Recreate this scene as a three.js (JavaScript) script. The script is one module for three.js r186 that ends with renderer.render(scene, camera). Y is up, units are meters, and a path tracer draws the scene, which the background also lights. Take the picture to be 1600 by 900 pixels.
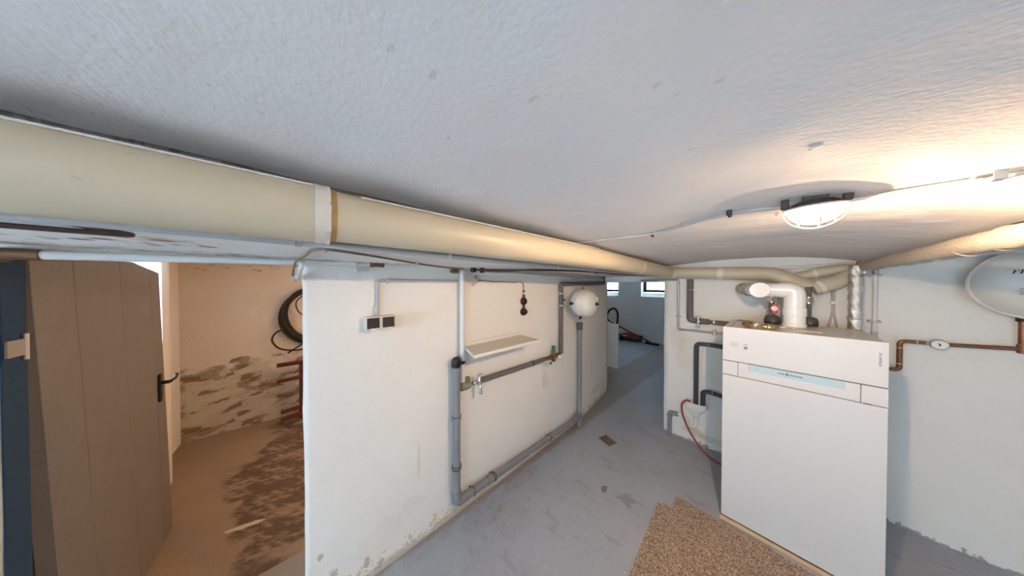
import * as THREE from 'three';
import { RoundedBoxGeometry } from 'three/addons/geometries/RoundedBoxGeometry.js';
import { mergeGeometries } from 'three/addons/utils/BufferGeometryUtils.js';
import { RectAreaLightUniformsLib } from 'three/addons/lights/RectAreaLightUniformsLib.js';

// ---------------------------------------------------------------- camera, sky, exposure
const scene = new THREE.Scene();
const camera = new THREE.PerspectiveCamera(102.68, 16 / 9, 0.02, 60);
camera.position.set(0, 1.63, 0);
camera.rotation.order = 'YXZ';
camera.rotation.y = THREE.MathUtils.degToRad(48.6);
camera.rotation.x = THREE.MathUtils.degToRad(-0.65);
const renderer = new THREE.WebGLRenderer({ antialias: true });
renderer.toneMapping = THREE.LinearToneMapping;
renderer.toneMappingExposure = 1.5;
renderer.shadowMap.enabled = true;
RectAreaLightUniformsLib.init();
const SKY = 16.0;                                   // even overcast sky
scene.background = new THREE.Color().setRGB(0.61, 0.785, 1.0);
scene.backgroundIntensity = SKY;
const LAMP_COLOR = new THREE.Color().setRGB(1.0, 0.70, 0.44);
const LAMP_POWER = 3.8, CELLAR_POWER = 2.3;

// ---------------------------------------------------------------- random, noise, textures
let seed = 7;
const rnd = () => { seed = (seed * 1664525 + 1013904223) >>> 0; return seed / 4294967296; };
const rr = (a, b) => a + (b - a) * rnd();
const PERM = new Float32Array(65536); for (let i = 0; i < 65536; i++) PERM[i] = rnd();
const hash = (x, y, k) => PERM[((x * 1619 + y * 31337 + k * 6971) ^ ((x * 73 + k) << 5)) & 65535];
const sm = (t) => t * t * (3 - 2 * t);
function vn(x, y, px, py, k) {                                    // value noise, periodic
  const xi = Math.floor(x), yi = Math.floor(y), u = sm(x - xi), v = sm(y - yi);
  const x0 = ((xi % px) + px) % px, x1 = (x0 + 1) % px, y0 = ((yi % py) + py) % py, y1 = (y0 + 1) % py;
  const a = hash(x0, y0, k), b = hash(x1, y0, k), c = hash(x0, y1, k), d = hash(x1, y1, k);
  return a + (b - a) * u + (c - a + (a - b - c + d) * u) * v;
}
const TURNS = [[2, 1, 2], [1, 1, 1], [1, 2, 2], [3, 1, 4]];                     // whole-number turns keep the tile periodic and hide its lattice
function noiseTile(oct, f0, k) {                                    // a periodic tile of layered noise, looked up below
  const t = new Float32Array(512 * 512);
  for (let j = 0; j < 512; j++) for (let i = 0; i < 512; i++) {
    let s = 0, a = 0.5, n = 0, f = f0;
    for (let o = 0; o < oct; o++) { const [m, q, d] = TURNS[o % 4]; s += a * vn((m * i + q * j) / 512 * f / d, (m * j - q * i) / 512 * f / d, f / d, f / d, k + o * 17); n += a; a *= 0.55; f *= 2; }
    t[j * 512 + i] = s / n;
  }
  return t;
}
const TILE_A = noiseTile(6, 4, 3), TILE_B = noiseTile(3, 16, 400);
function fbm(u, v, fx, fy, oct, k = 0) {                             // u, v in 0..1, about fx by fy cells; periodic when those are multiples of 4 (16)
  const T = oct <= 3 ? TILE_B : TILE_A, c = oct <= 3 ? 16 : 4;
  let x = u * fx / c * 512 + k * 37.3, y = v * fy / c * 512 + k * 91.7;
  const xi = Math.floor(x), yi = Math.floor(y); x -= xi; y -= yi;
  const x0 = xi & 511, x1 = (xi + 1) & 511, y0 = (yi & 511) << 9, y1 = ((yi + 1) & 511) << 9;
  const p = T[y0 + x0], q = T[y1 + x0];
  const m = p + (T[y0 + x1] - p) * x;
  return m + (q + (T[y1 + x1] - q) * x - m) * y;
}
const sstep = (a, b, x) => { const t = Math.min(1, Math.max(0, (x - a) / (b - a))); return t * t * (3 - 2 * t); };
const mix = (a, b, t) => a + (b - a) * t;
const ENCODE = new Uint8Array(4096), PLAIN = new Uint8Array(4096);
for (let i = 0; i < 4096; i++) { const x = (i + 0.5) / 4096; ENCODE[i] = Math.round(255 * (x <= 0.0031308 ? 12.92 * x : 1.055 * Math.pow(x, 1 / 2.4) - 0.055)); PLAIN[i] = Math.round(255 * x); }
function tex(w, h, fn, srgb = true) {                              // fn(u, v, out) fills linear colour 0..1
  const d = new Uint8Array(w * h * 4), o = [0, 0, 0];
  const E = srgb ? ENCODE : PLAIN;
  for (let j = 0; j < h; j++) for (let i = 0; i < w; i++) {
    fn((i + 0.5) / w, (j + 0.5) / h, o);
    const p = (j * w + i) * 4;
    for (let c = 0; c < 3; c++) { const x = o[c]; d[p + c] = E[x <= 0 ? 0 : x >= 1 ? 4095 : (x * 4095) | 0]; }
    d[p + 3] = 255;
  }
  const t = new THREE.DataTexture(d, w, h);
  t.wrapS = t.wrapT = THREE.RepeatWrapping; t.magFilter = t.minFilter = THREE.LinearFilter;
  if (srgb) t.colorSpace = THREE.SRGBColorSpace;
  t.needsUpdate = true;
  return t;
}
const grey = (w, h, fn) => tex(w, h, (u, v, o) => { const x = fn(u, v); o[0] = o[1] = o[2] = x; }, false);
function rep(t, sx, sy, ox = 0, oy = 0) { const c = t.clone(); c.repeat.set(sx, sy); c.offset.set(ox, oy); c.needsUpdate = true; return c; }
function blend(o, r, g, b, t) { o[0] = mix(o[0], r, t); o[1] = mix(o[1], g, t); o[2] = mix(o[2], b, t); }
// an uneven patch with a ragged outline: 0..1
function patch(u, v, cu, cv, ru, rv, n, rag = 0.6) {
  const a = (u - cu) / ru, b = (v - cv) / rv; if (a > 2 || a < -2 || b > 2 || b < -2) return 0;
  const d = Math.sqrt(a * a + b * b) + (n - 0.5) * 2 * rag;
  return 1 - sstep(0.72, 1.0, d);
}

// ---------------------------------------------------------------- shapes
const V = (x, y, z) => new THREE.Vector3(x, y, z);
const arr = (a) => a.map((p) => (p.isVector3 ? p.clone() : V(...p)));
function rounded(pts, bend) {                                      // polyline with rounded corners
  const P = arr(pts); if (!bend || P.length < 3) return P;
  const out = [P[0]];
  for (let i = 1; i < P.length - 1; i++) {
    const a = P[i - 1].clone().sub(P[i]), b = P[i + 1].clone().sub(P[i]);
    const c = Math.min(bend, a.length() * 0.48, b.length() * 0.48);
    const p0 = P[i].clone().addScaledVector(a.normalize(), c), p2 = P[i].clone().addScaledVector(b.normalize(), c);
    for (let k = 0; k <= 8; k++) { const t = k / 8; out.push(p0.clone().multiplyScalar((1 - t) * (1 - t)).addScaledVector(P[i], 2 * t * (1 - t)).addScaledVector(p2, t * t)); }
  }
  out.push(P[P.length - 1]);
  return out;
}
function smooth(pts, n = 60, closed = false) { return new THREE.CatmullRomCurve3(arr(pts), closed).getPoints(n); }
function sweep(path, r, seg = 14, wob = null) {                    // tube with caps along given points; wob(s, angle) adds to r
  const P = path.length && path[0].isVector3 ? path : arr(path), n = P.length, pos = [], uv = [], idx = [];
  let T = P[1].clone().sub(P[0]).normalize();
  let N = Math.abs(T.y) < 0.9 ? V(0, 1, 0) : V(1, 0, 0); N.addScaledVector(T, -N.dot(T)).normalize();
  let s = 0;
  for (let i = 0; i < n; i++) {
    const a = P[Math.max(0, i - 1)], b = P[Math.min(n - 1, i + 1)];
    const t = b.clone().sub(a).normalize();
    N.addScaledVector(t, -N.dot(t)).normalize();
    const B = t.clone().cross(N);
    if (i) s += P[i].distanceTo(P[i - 1]);
    const k0 = i > 0 && i < n - 1 ? P[i].clone().sub(a).normalize().dot(b.clone().sub(P[i]).normalize()) : 1, f = 1 / Math.sqrt(Math.max(0.3, (1 + k0) / 2));
    for (let j = 0; j <= seg; j++) {
      const g = (j % seg) / seg * Math.PI * 2, q = (typeof r === 'function' ? r(s) : r) + (wob ? wob(s, g) : 0);
      const c = Math.cos(g) * q * f, d = Math.sin(g) * q * f;
      pos.push(P[i].x + N.x * c + B.x * d, P[i].y + N.y * c + B.y * d, P[i].z + N.z * c + B.z * d);
      uv.push(j / seg * 2 * Math.PI * (typeof r === 'function' ? r(0) : r), s);
    }
  }
  for (let i = 0; i < n - 1; i++) for (let j = 0; j < seg; j++) {
    const a = i * (seg + 1) + j, b = a + seg + 1;
    idx.push(a, a + 1, b, b, a + 1, b + 1);
  }
  const g0 = new THREE.BufferGeometry();
  g0.setAttribute('position', new THREE.Float32BufferAttribute(pos, 3)); g0.setAttribute('uv', new THREE.Float32BufferAttribute(uv, 2)); g0.setIndex(idx);
  g0.computeVertexNormals();
  const nm = g0.attributes.normal;                                 // close the seam of the normals
  for (let i = 0; i < n; i++) { const a = i * (seg + 1), b = a + seg; const v = V(nm.getX(a) + nm.getX(b), nm.getY(a) + nm.getY(b), nm.getZ(a) + nm.getZ(b)).normalize(); nm.setXYZ(a, v.x, v.y, v.z); nm.setXYZ(b, v.x, v.y, v.z); }
  const caps = [0, n - 1].map((i) => {
    const cp = [P[i].x, P[i].y, P[i].z], ci = [], cu = [0, 0];
    for (let j = 0; j <= seg; j++) { const k = (i * (seg + 1) + j) * 3; cp.push(pos[k], pos[k + 1], pos[k + 2]); cu.push(0.01, 0.01); if (j) i ? ci.push(0, j, j + 1) : ci.push(0, j + 1, j); }
    const g = new THREE.BufferGeometry(); g.setAttribute('position', new THREE.Float32BufferAttribute(cp, 3)); g.setAttribute('uv', new THREE.Float32BufferAttribute(cu, 2)); g.setIndex(ci); g.computeVertexNormals(); return g;
  });
  return mergeGeometries([g0, ...caps]);
}
const pipe = (pts, r, bend = 0, seg = 14, wob) => sweep(rounded(pts, bend), r, seg, wob);
const rod = (a, b, r, seg = 12) => sweep(arr([a, b]), r, seg);
function toward(g, p, d) { g.applyQuaternion(new THREE.Quaternion().setFromUnitVectors(V(0, 1, 0), V(...d).normalize())); g.translate(...p); return g; }
const lathe = (prof, p, d = [0, 1, 0], seg = 24) => toward(new THREE.LatheGeometry(prof.map(([r, h]) => new THREE.Vector2(Math.max(r, 1e-5), h)), seg), p, d);
const drum = (p, d, r, h, seg = 20, b = 0.15) => { const e = Math.min(r, h) * b; return lathe([[0, 0], [r - e, 0], [r, e], [r, h - e], [r - e, h], [0, h]], p, d, seg); };
const ring = (p, d, r, t, seg = 24) => { const g = new THREE.TorusGeometry(r, t, 8, seg); g.rotateX(Math.PI / 2); return toward(g, p, d); };
const hex = (p, d, r, h) => { const g = new THREE.CylinderGeometry(r, r, h, 6).toNonIndexed(); g.computeVertexNormals(); g.translate(0, h / 2, 0); return toward(g, p, d); };
function box(x0, x1, y0, y1, z0, z1, r = 0) {
  const w = x1 - x0, h = y1 - y0, d = z1 - z0;
  const g = r ? new RoundedBoxGeometry(w, h, d, 2, Math.min(r, w * 0.49, h * 0.49, d * 0.49)) : new THREE.BoxGeometry(w, h, d);
  g.translate((x0 + x1) / 2, (y0 + y1) / 2, (z0 + z1) / 2); return g;
}
function worldUV(g) {                                              // uv in metres from the side each face looks to
  if (g.index) g = g.toNonIndexed();
  const p = g.attributes.position, n = g.attributes.normal, u = new Float32Array(p.count * 2);
  for (let i = 0; i < p.count; i++) {
    const ax = Math.abs(n.getX(i)), ay = Math.abs(n.getY(i)), az = Math.abs(n.getZ(i));
    if (ax > ay && ax > az) { u[2 * i] = p.getZ(i); u[2 * i + 1] = p.getY(i); } else if (ay > az) { u[2 * i] = p.getX(i); u[2 * i + 1] = p.getZ(i); } else { u[2 * i] = p.getX(i); u[2 * i + 1] = p.getY(i); }
  }
  g.setAttribute('uv', new THREE.BufferAttribute(u, 2)); return g;
}
function merged(list) {
  list = Array.isArray(list) ? list.flat() : [list];
  if (list.length === 1) return list[0];
  const c = list.map((g) => { g = g.index ? g.toNonIndexed() : g; const k = new THREE.BufferGeometry(); for (const a of ['position', 'normal', 'uv']) k.setAttribute(a, g.attributes[a]); return k; });
  return mergeGeometries(c);
}
const used = {};
const numbered = (n) => { const k = used[n] = (used[n] ?? -1) + 1; return k ? n + '_' + String(k).padStart(3, '0') : n; };
function thing(name, label, category, [x, y, z], group) {
  const o = new THREE.Group(); o.name = numbered(name); o.position.set(x, y, z); scene.add(o);
  o.userData = { label, category }; if (group) o.userData.group = group;
  return o;
}
function part(t, name, geo, mat, label) {                          // geometry in world coordinates becomes a child of its thing
  const g = merged(geo); let q = V(0, 0, 0);
  for (let o = t; o && o !== scene; o = o.parent) q.add(o.position);
  g.translate(-q.x, -q.y, -q.z);
  const m = new THREE.Mesh(g, mat); m.name = name; if (label) m.userData.label = label; t.add(m); return m;
}
function struct(name, geo, mat) { const m = new THREE.Mesh(merged(geo), mat); m.name = name; m.userData.kind = 'structure'; scene.add(m); return m; }
function single(name, geo, mat, label, category, group) { const m = new THREE.Mesh(merged(geo), mat); m.name = numbered(name); m.userData = { label, category }; if (group) m.userData.group = group; scene.add(m); return m; }

// ---------------------------------------------------------------- materials
const std = (o) => new THREE.MeshStandardMaterial(o);
const rgb = (r, g, b) => new THREE.Color().setRGB(r, g, b);
const plasterBump = grey(1024, 1024, (u, v) => 0.5 * fbm(u, v, 8, 8, 4, 3) + 0.35 * fbm(u, v, 40, 40, 4, 9) + 0.15 * fbm(u, v, 32, 96, 3, 21));
const fineBump = grey(512, 512, (u, v) => fbm(u, v, 24, 24, 4, 5));
const ceilingColor = tex(1024, 1024, (u, v, o) => {
  const n = fbm(u, v, 8, 8, 5, 31), k = 0.96 + 0.07 * n; o[0] = 0.79 * k; o[1] = 0.775 * k; o[2] = 0.77 * k;
  const s = fbm(u, v, 64, 160, 3, 40), m = fbm(u, v, 8, 8, 5, 44);
  if (s > 0.73 && m > 0.5) blend(o, 0.42, 0.37, 0.33, sstep(0.73, 0.8, s) * 0.3);
  const w = fbm(u, v, 112, 304, 2, 47); if (w > 0.8) blend(o, 0.92, 0.91, 0.9, 0.4);
});
function wallTex(wm, hm, base, extra, k) {                          // whole wall, wm x hm metres
  const W = 1600, H = 720;
  return tex(W, H, (u, v, o) => {
    const a = Math.max(2, Math.round(wm * 2)), n = fbm(u, v, a * 2, Math.round(hm * 4), 5, k), q = fbm(u, v, a * 20, Math.round(hm * 30), 3, k + 5);
    const g = 0.955 + 0.075 * n; o[0] = base[0] * g; o[1] = base[1] * g; o[2] = base[2] * g * (0.985 + 0.02 * q);
    const st = fbm(u, v, a * 26, Math.round(hm * 3), 3, k + 11);
    if (st > 0.7) blend(o, 0.60, 0.50, 0.38, sstep(0.7, 0.86, st) * 0.22 * sstep(0.45, 0.7, n));
    const sp = fbm(u, v, a * 50, Math.round(hm * 50), 2, k + 13); if (sp > 0.86) blend(o, 0.33, 0.27, 0.2, 0.55);
    if (extra) extra(u * wm, v * hm, o, n, q);
  });
}
const STAIN = [[0.22, 0.17, 0.11], [0.27, 0.25, 0.25], [0.12, 0.09, 0.08]];
const WALLA_STAINS = [[1.80, 0.70, 0.035, 0.12, 0.34], [1.85, 0.66, 0.015, 0.09, 0.3], [0.55, 0.52, 0.01, 0.11, 0.3], [0.34, 0.2, 0.14, 0.09, 0.1], [0.52, 0.27, 0.07, 0.05, 0.1], [2.85, 0.55, 0.02, 0.16, 0.35], [3.0, 0.2, 0.2, 0.05, 0.3]];
const WALLA_SPOTS = [[0.07, 0.28, 0.012], [0.12, 0.16, 0.02], [0.18, 0.06, 0.03], [0.09, 0.06, 0.025], [0.26, 0.1, 0.02], [0.33, 0.05, 0.02]];
const WALLB_STAINS = [[0.24, 0.9, 0.1, 0.2, 0.2], [0.16, 1.05, 0.08, 0.12, 0.22], [0.3, 0.12, 0.1, 0.04, 0.5], [0.48, 0.1, 0.12, 0.035, 0.4], [0.47, 0.75, 0.05, 0.2, 0.16]];
const FLOOR_STAINS = [[-1.36, -0.95, 0.09, 0.18, 0.5, 0], [-1.2, -1.05, 0.12, 0.14, 0.32, 0], [-1.40, -1.35, 0.06, 0.22, 0.55, 0], [-1.42, -0.55, 0.05, 0.18, 0.4, 0], [-1.1, -0.72, 0.10, 0.10, 0.22, 0], [-0.93, -0.9, 0.05, 0.05, 0.3, 1], [-1.05, -1.45, 0.03, 0.03, 0.4, 0], [-1.0, -2.85, 0.22, 0.16, 0.45, 1], [-0.85, -3.05, 0.12, 0.14, 0.5, 1], [-0.75, -2.75, 0.2, 0.06, 0.4, 1], [-0.73, -1.8, 0.05, 0.05, 0.4, 2], [-0.88, -1.75, 0.018, 0.035, 0.75, 2]];
const WHITEWASH = [0.79, 0.755, 0.71];
const wallAColor = wallTex(4.2, 1.8, WHITEWASH, (s, y, o, n, q) => {  // s runs from the doorway edge into the depth
  const d = 0.5 * n + 0.5 * q;
  const low = y + (d - 0.5) * 0.22;
  if (low < 0.05) blend(o, 0.36, 0.30, 0.22, 0.62 * sstep(0.05, 0.02, low));
  if (low < 0.12 && q > 0.6) blend(o, 0.46, 0.40, 0.22, 0.6 * sstep(0.6, 0.68, q));
  for (const [cs, cy, rs, ry, t] of WALLA_STAINS)
    blend(o, 0.55, 0.45, 0.31, t * patch(s, y, cs, cy, rs, ry, d, 0.9));
  for (const [cs, cy, r] of WALLA_SPOTS) blend(o, 0.34, 0.30, 0.16, 0.65 * patch(s, y, cs, cy, r, r * 1.3, q, 1.1));
}, 60);
const wallBColor = wallTex(4.2, 1.9, [0.77, 0.755, 0.72], (x, y, o, n, q) => {   // x runs from the passage edge to the right
  const d = 0.5 * n + 0.5 * q, low = y + (d - 0.5) * 0.12;
  if (low < 0.018) blend(o, 0.20, 0.21, 0.21, 0.75 * sstep(0.018, 0.01, low));
  for (const [cx, cy, rx, ry, t] of WALLB_STAINS)
    blend(o, 0.52, 0.43, 0.27, t * patch(x, y, cx, cy, rx, ry, d, 0.8));
}, 90);
const plainColor = wallTex(2, 1, [0.78, 0.76, 0.73], null, 120);
const soffitColor = wallTex(2, 6, [0.78, 0.76, 0.73], (s, y, o, n, q) => {  // s = x + 2, y = z + 3.5: plaster peeling above the left doorway, grime along the wall edge
  const x = s - 2, z = y - 3.5, d = 0.5 * n + 0.5 * q;
  blend(o, 0.52, 0.36, 0.25, 0.85 * patch(x, z, -1.07, 0.30, 0.045, 0.07, q, 1.2)); blend(o, 0.22, 0.10, 0.06, 0.85 * patch(x, z, -1.09, 0.29, 0.02, 0.025, d, 1.6));
  for (let k = 0; k < 7; k++) blend(o, 0.10, 0.075, 0.06, 0.8 * patch(x, z, -1.16 - 0.025 * (k % 3), 0.24 + 0.05 * k, 0.03, 0.016, q, 2.0));
  if (x < -1.36 + 0.5 * (d - 0.5) && q > 0.5) blend(o, 0.33, 0.29, 0.25, 0.6 * sstep(0.5, 0.58, q));
  const g = fbm(s / 2, y / 6, 24, 120, 5, 131); if (g > 0.56) blend(o, 0.36, 0.34, 0.33, 0.5 * sstep(0.56, 0.64, g));
}, 125);
const moldColor = tex(1024, 1024, (u, v, o) => {                     // back wall of the left cellar, 3 x 2 metres, u along z: damp stains below
  const z = u * 3 - 2, y = v * 2;
  const n = fbm(u, v, 9, 6, 5, 140), k = 0.93 + 0.12 * n; o[0] = 0.72 * k; o[1] = 0.65 * k; o[2] = 0.56 * k;
  const sh = v + (u - 0.6) * 0.12, h0 = fbm(u, sh, 6, 7, 6, 145), h1 = fbm(u, sh, 10, 15, 6, 150), h2 = fbm(u, sh, 22, 40, 5, 170), top = 0.80 - z * 0.05 + (h0 - 0.5) * 0.7;
  if (y < top) {
    blend(o, 0.47, 0.40, 0.30, 0.6 * sstep(top, top - 0.03, y));
    if (h0 > 0.43) blend(o, 0.29, 0.235, 0.155, 0.8 * sstep(0.43, 0.47, h0));
    if (h1 > 0.49) blend(o, 0.20, 0.135, 0.085, 0.85 * sstep(0.49, 0.53, h1));
    if (h2 > 0.55) blend(o, 0.10, 0.07, 0.04, 0.8 * sstep(0.55, 0.6, h2));
    if (h1 < 0.41) blend(o, 0.60, 0.56, 0.48, 0.75 * sstep(0.41, 0.37, h1));
  }
  if (y > 1.79 && h2 > 0.5) blend(o, 0.12, 0.08, 0.04, 0.8 * sstep(0.5, 0.6, h2));
});
const floorColor = tex(1600, 1600, (u, v, o) => {                    // u: x -2 .. 2, v: z -4 .. 0
  const x = u * 4 - 2, z = v * 4 - 4;
  const n = fbm(u, v, 7, 7, 6, 200), q = fbm(u, v, 60, 60, 4, 210), s = fbm(u, v, 14, 40, 4, 220), k = 0.86 + 0.22 * n + 0.1 * (q - 0.5);
  o[0] = 0.36 * k; o[1] = 0.38 * k; o[2] = 0.425 * k;
  if (s > 0.62) blend(o, 0.47, 0.48, 0.50, 0.4 * sstep(0.62, 0.7, s));
  if (s < 0.33) blend(o, 0.25, 0.25, 0.27, 0.45 * sstep(0.33, 0.27, s));
  const w = fbm(u, v, 200, 200, 2, 230); if (w > 0.84) blend(o, 0.7, 0.68, 0.66, 0.75); if (w < 0.15) blend(o, 0.13, 0.12, 0.11, 0.7);
  const d = 0.5 * n + 0.5 * q;
  for (const [cx, cz, rx, rz, t, c] of FLOOR_STAINS) {
    const m = patch(x, z, cx, cz, rx, rz, c === 2 ? q : d, c === 2 ? 1.6 : 1.0), C = STAIN[c];
    if (m > 0) blend(o, C[0], C[1], C[2], t * m * (c === 2 ? 1 : 0.25 + 0.75 * sstep(0.42, 0.6, q)));
  }
  const edge = x + 1.47 + (d - 0.5) * 0.12; if (edge < 0.03 && z < 0) blend(o, 0.24, 0.18, 0.12, 0.6 * sstep(0.03, 0.0, edge));
});
const dirtColor = tex(1024, 1024, (u, v, o) => {                     // floor of the left cellar, u: x -4.2 .. -1.6, v: z -2 .. 1
  const x = u * 2.6 - 4.2, z = v * 3 - 2;
  const n = fbm(u, v, 8, 8, 6, 260), su = u + v * 0.5, s = fbm(su, v, 14, 9, 6, 270), q = fbm(su, v, 60, 36, 5, 280), k = 0.85 + 0.3 * n;
  o[0] = 0.30 * k; o[1] = 0.22 * k; o[2] = 0.15 * k;
  const m = patch(x, z, -2.8, 0.12, 0.95, 0.34, n, 0.9) * sstep(0.30, 0.47, 0.5 * s + 0.5 * q);
  blend(o, 0.075, 0.045, 0.027, 0.85 * m);
  if (s > 0.6) blend(o, 0.30, 0.21, 0.14, 0.5 * sstep(0.6, 0.66, s));
  if (q > 0.68) blend(o, 0.56, 0.46, 0.36, 0.7 * sstep(0.68, 0.74, q));
  blend(o, 0.66, 0.58, 0.47, 0.8 * patch(x + z * 0.25, z, -2.27, 0.33, 0.02, 0.10, q, 0.5));
});
const weave = (u, v) => 0.6 * vn((2 * u + v) * 80, (2 * v - u) * 80, 80, 80, 320) + 0.4 * vn((3 * u + v) * 88, (3 * v - u) * 88, 88, 88, 330);
const carpetColor = tex(1024, 1024, (u, v, o) => {
  const r = weave(u, v), g = vn((u + 2 * v) * 72, (v - 2 * u) * 72, 72, 72, 340), n = fbm(u, v, 8, 8, 5, 320);
  o[0] = 0.335; o[1] = 0.24; o[2] = 0.17;
  if (r > 0.52) blend(o, 0.56, 0.46, 0.37, sstep(0.52, 0.68, r)); else blend(o, 0.13, 0.08, 0.05, sstep(0.46, 0.28, r));
  if (g > 0.72) blend(o, 0.30, 0.13, 0.06, 0.6); if (g < 0.2) blend(o, 0.30, 0.29, 0.2, 0.4);
  const k = 0.9 + 0.2 * n; o[0] *= k; o[1] *= k; o[2] *= k;
});
const carpetBump = grey(1024, 1024, weave);
const doorColor = tex(1024, 1024, (u, v, o) => {
  const n = fbm(u, v, 6, 4, 5, 340), w = fbm(u, v, 60, 4, 4, 350), q = fbm(u, v, 80, 80, 3, 360), k = 0.86 + 0.2 * n + 0.1 * (w - 0.5);
  o[0] = 0.19 * k; o[1] = 0.178 * k; o[2] = 0.17 * k;
  if (q > 0.78) blend(o, 0.12, 0.09, 0.06, 0.6);
});
const woodColor = tex(512, 512, (u, v, o) => { const w = fbm(u, v, 40, 3, 4, 380), k = 0.85 + 0.3 * w; o[0] = 0.62 * k; o[1] = 0.45 * k; o[2] = 0.28 * k; });
const shelfColor = tex(1024, 512, (u, v, o) => {
  const n = fbm(u, v, 10, 6, 5, 400), w = fbm(u, v, 8, 60, 4, 410), k = 0.9 + 0.15 * n; o[0] = 0.66 * k; o[1] = 0.60 * k; o[2] = 0.52 * k;
  if (w > 0.46) blend(o, 0.40, 0.32, 0.235, 0.75 * sstep(0.46, 0.6, w)); if (n > 0.56) blend(o, 0.34, 0.27, 0.2, 0.5 * sstep(0.56, 0.66, n));
});
const jacketColor = tex(1024, 1024, (u, v, o) => {                   // yellowed plastic jacket
  const n = fbm(u, v, 4, 4, 5, 430), q = fbm(u, v, 60, 30, 3, 440), k = 0.95 + 0.08 * n; o[0] = 0.57 * k; o[1] = 0.495 * k; o[2] = 0.36 * k;
  if (q > 0.86) blend(o, 0.36, 0.28, 0.18, 0.4);
});
const insulColor = tex(512, 512, (u, v, o) => { const n = fbm(u, v, 20, 20, 5, 460), w = fbm(u, v, 50, 50, 3, 470); const k = 0.8 + 0.4 * n; o[0] = 0.50 * k; o[1] = 0.45 * k; o[2] = 0.38 * k; if (w > 0.6) blend(o, 0.72, 0.68, 0.6, 0.6 * sstep(0.6, 0.7, w)); if (w < 0.3) blend(o, 0.22, 0.18, 0.13, 0.5); });
const copperColor = tex(512, 512, (u, v, o) => { const n = fbm(u, v, 16, 16, 5, 490); o[0] = 0.22; o[1] = 0.095; o[2] = 0.045; if (n > 0.52) blend(o, 0.11, 0.05, 0.028, sstep(0.52, 0.65, n)); if (n < 0.34) blend(o, 0.36, 0.24, 0.15, 0.5); });
const rustColor = tex(512, 512, (u, v, o) => { const n = fbm(u, v, 16, 16, 5, 510); o[0] = 0.13; o[1] = 0.07; o[2] = 0.042; if (n > 0.5) blend(o, 0.06, 0.036, 0.026, sstep(0.5, 0.6, n)); if (n < 0.4) blend(o, 0.24, 0.17, 0.10, 0.7); });

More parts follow.
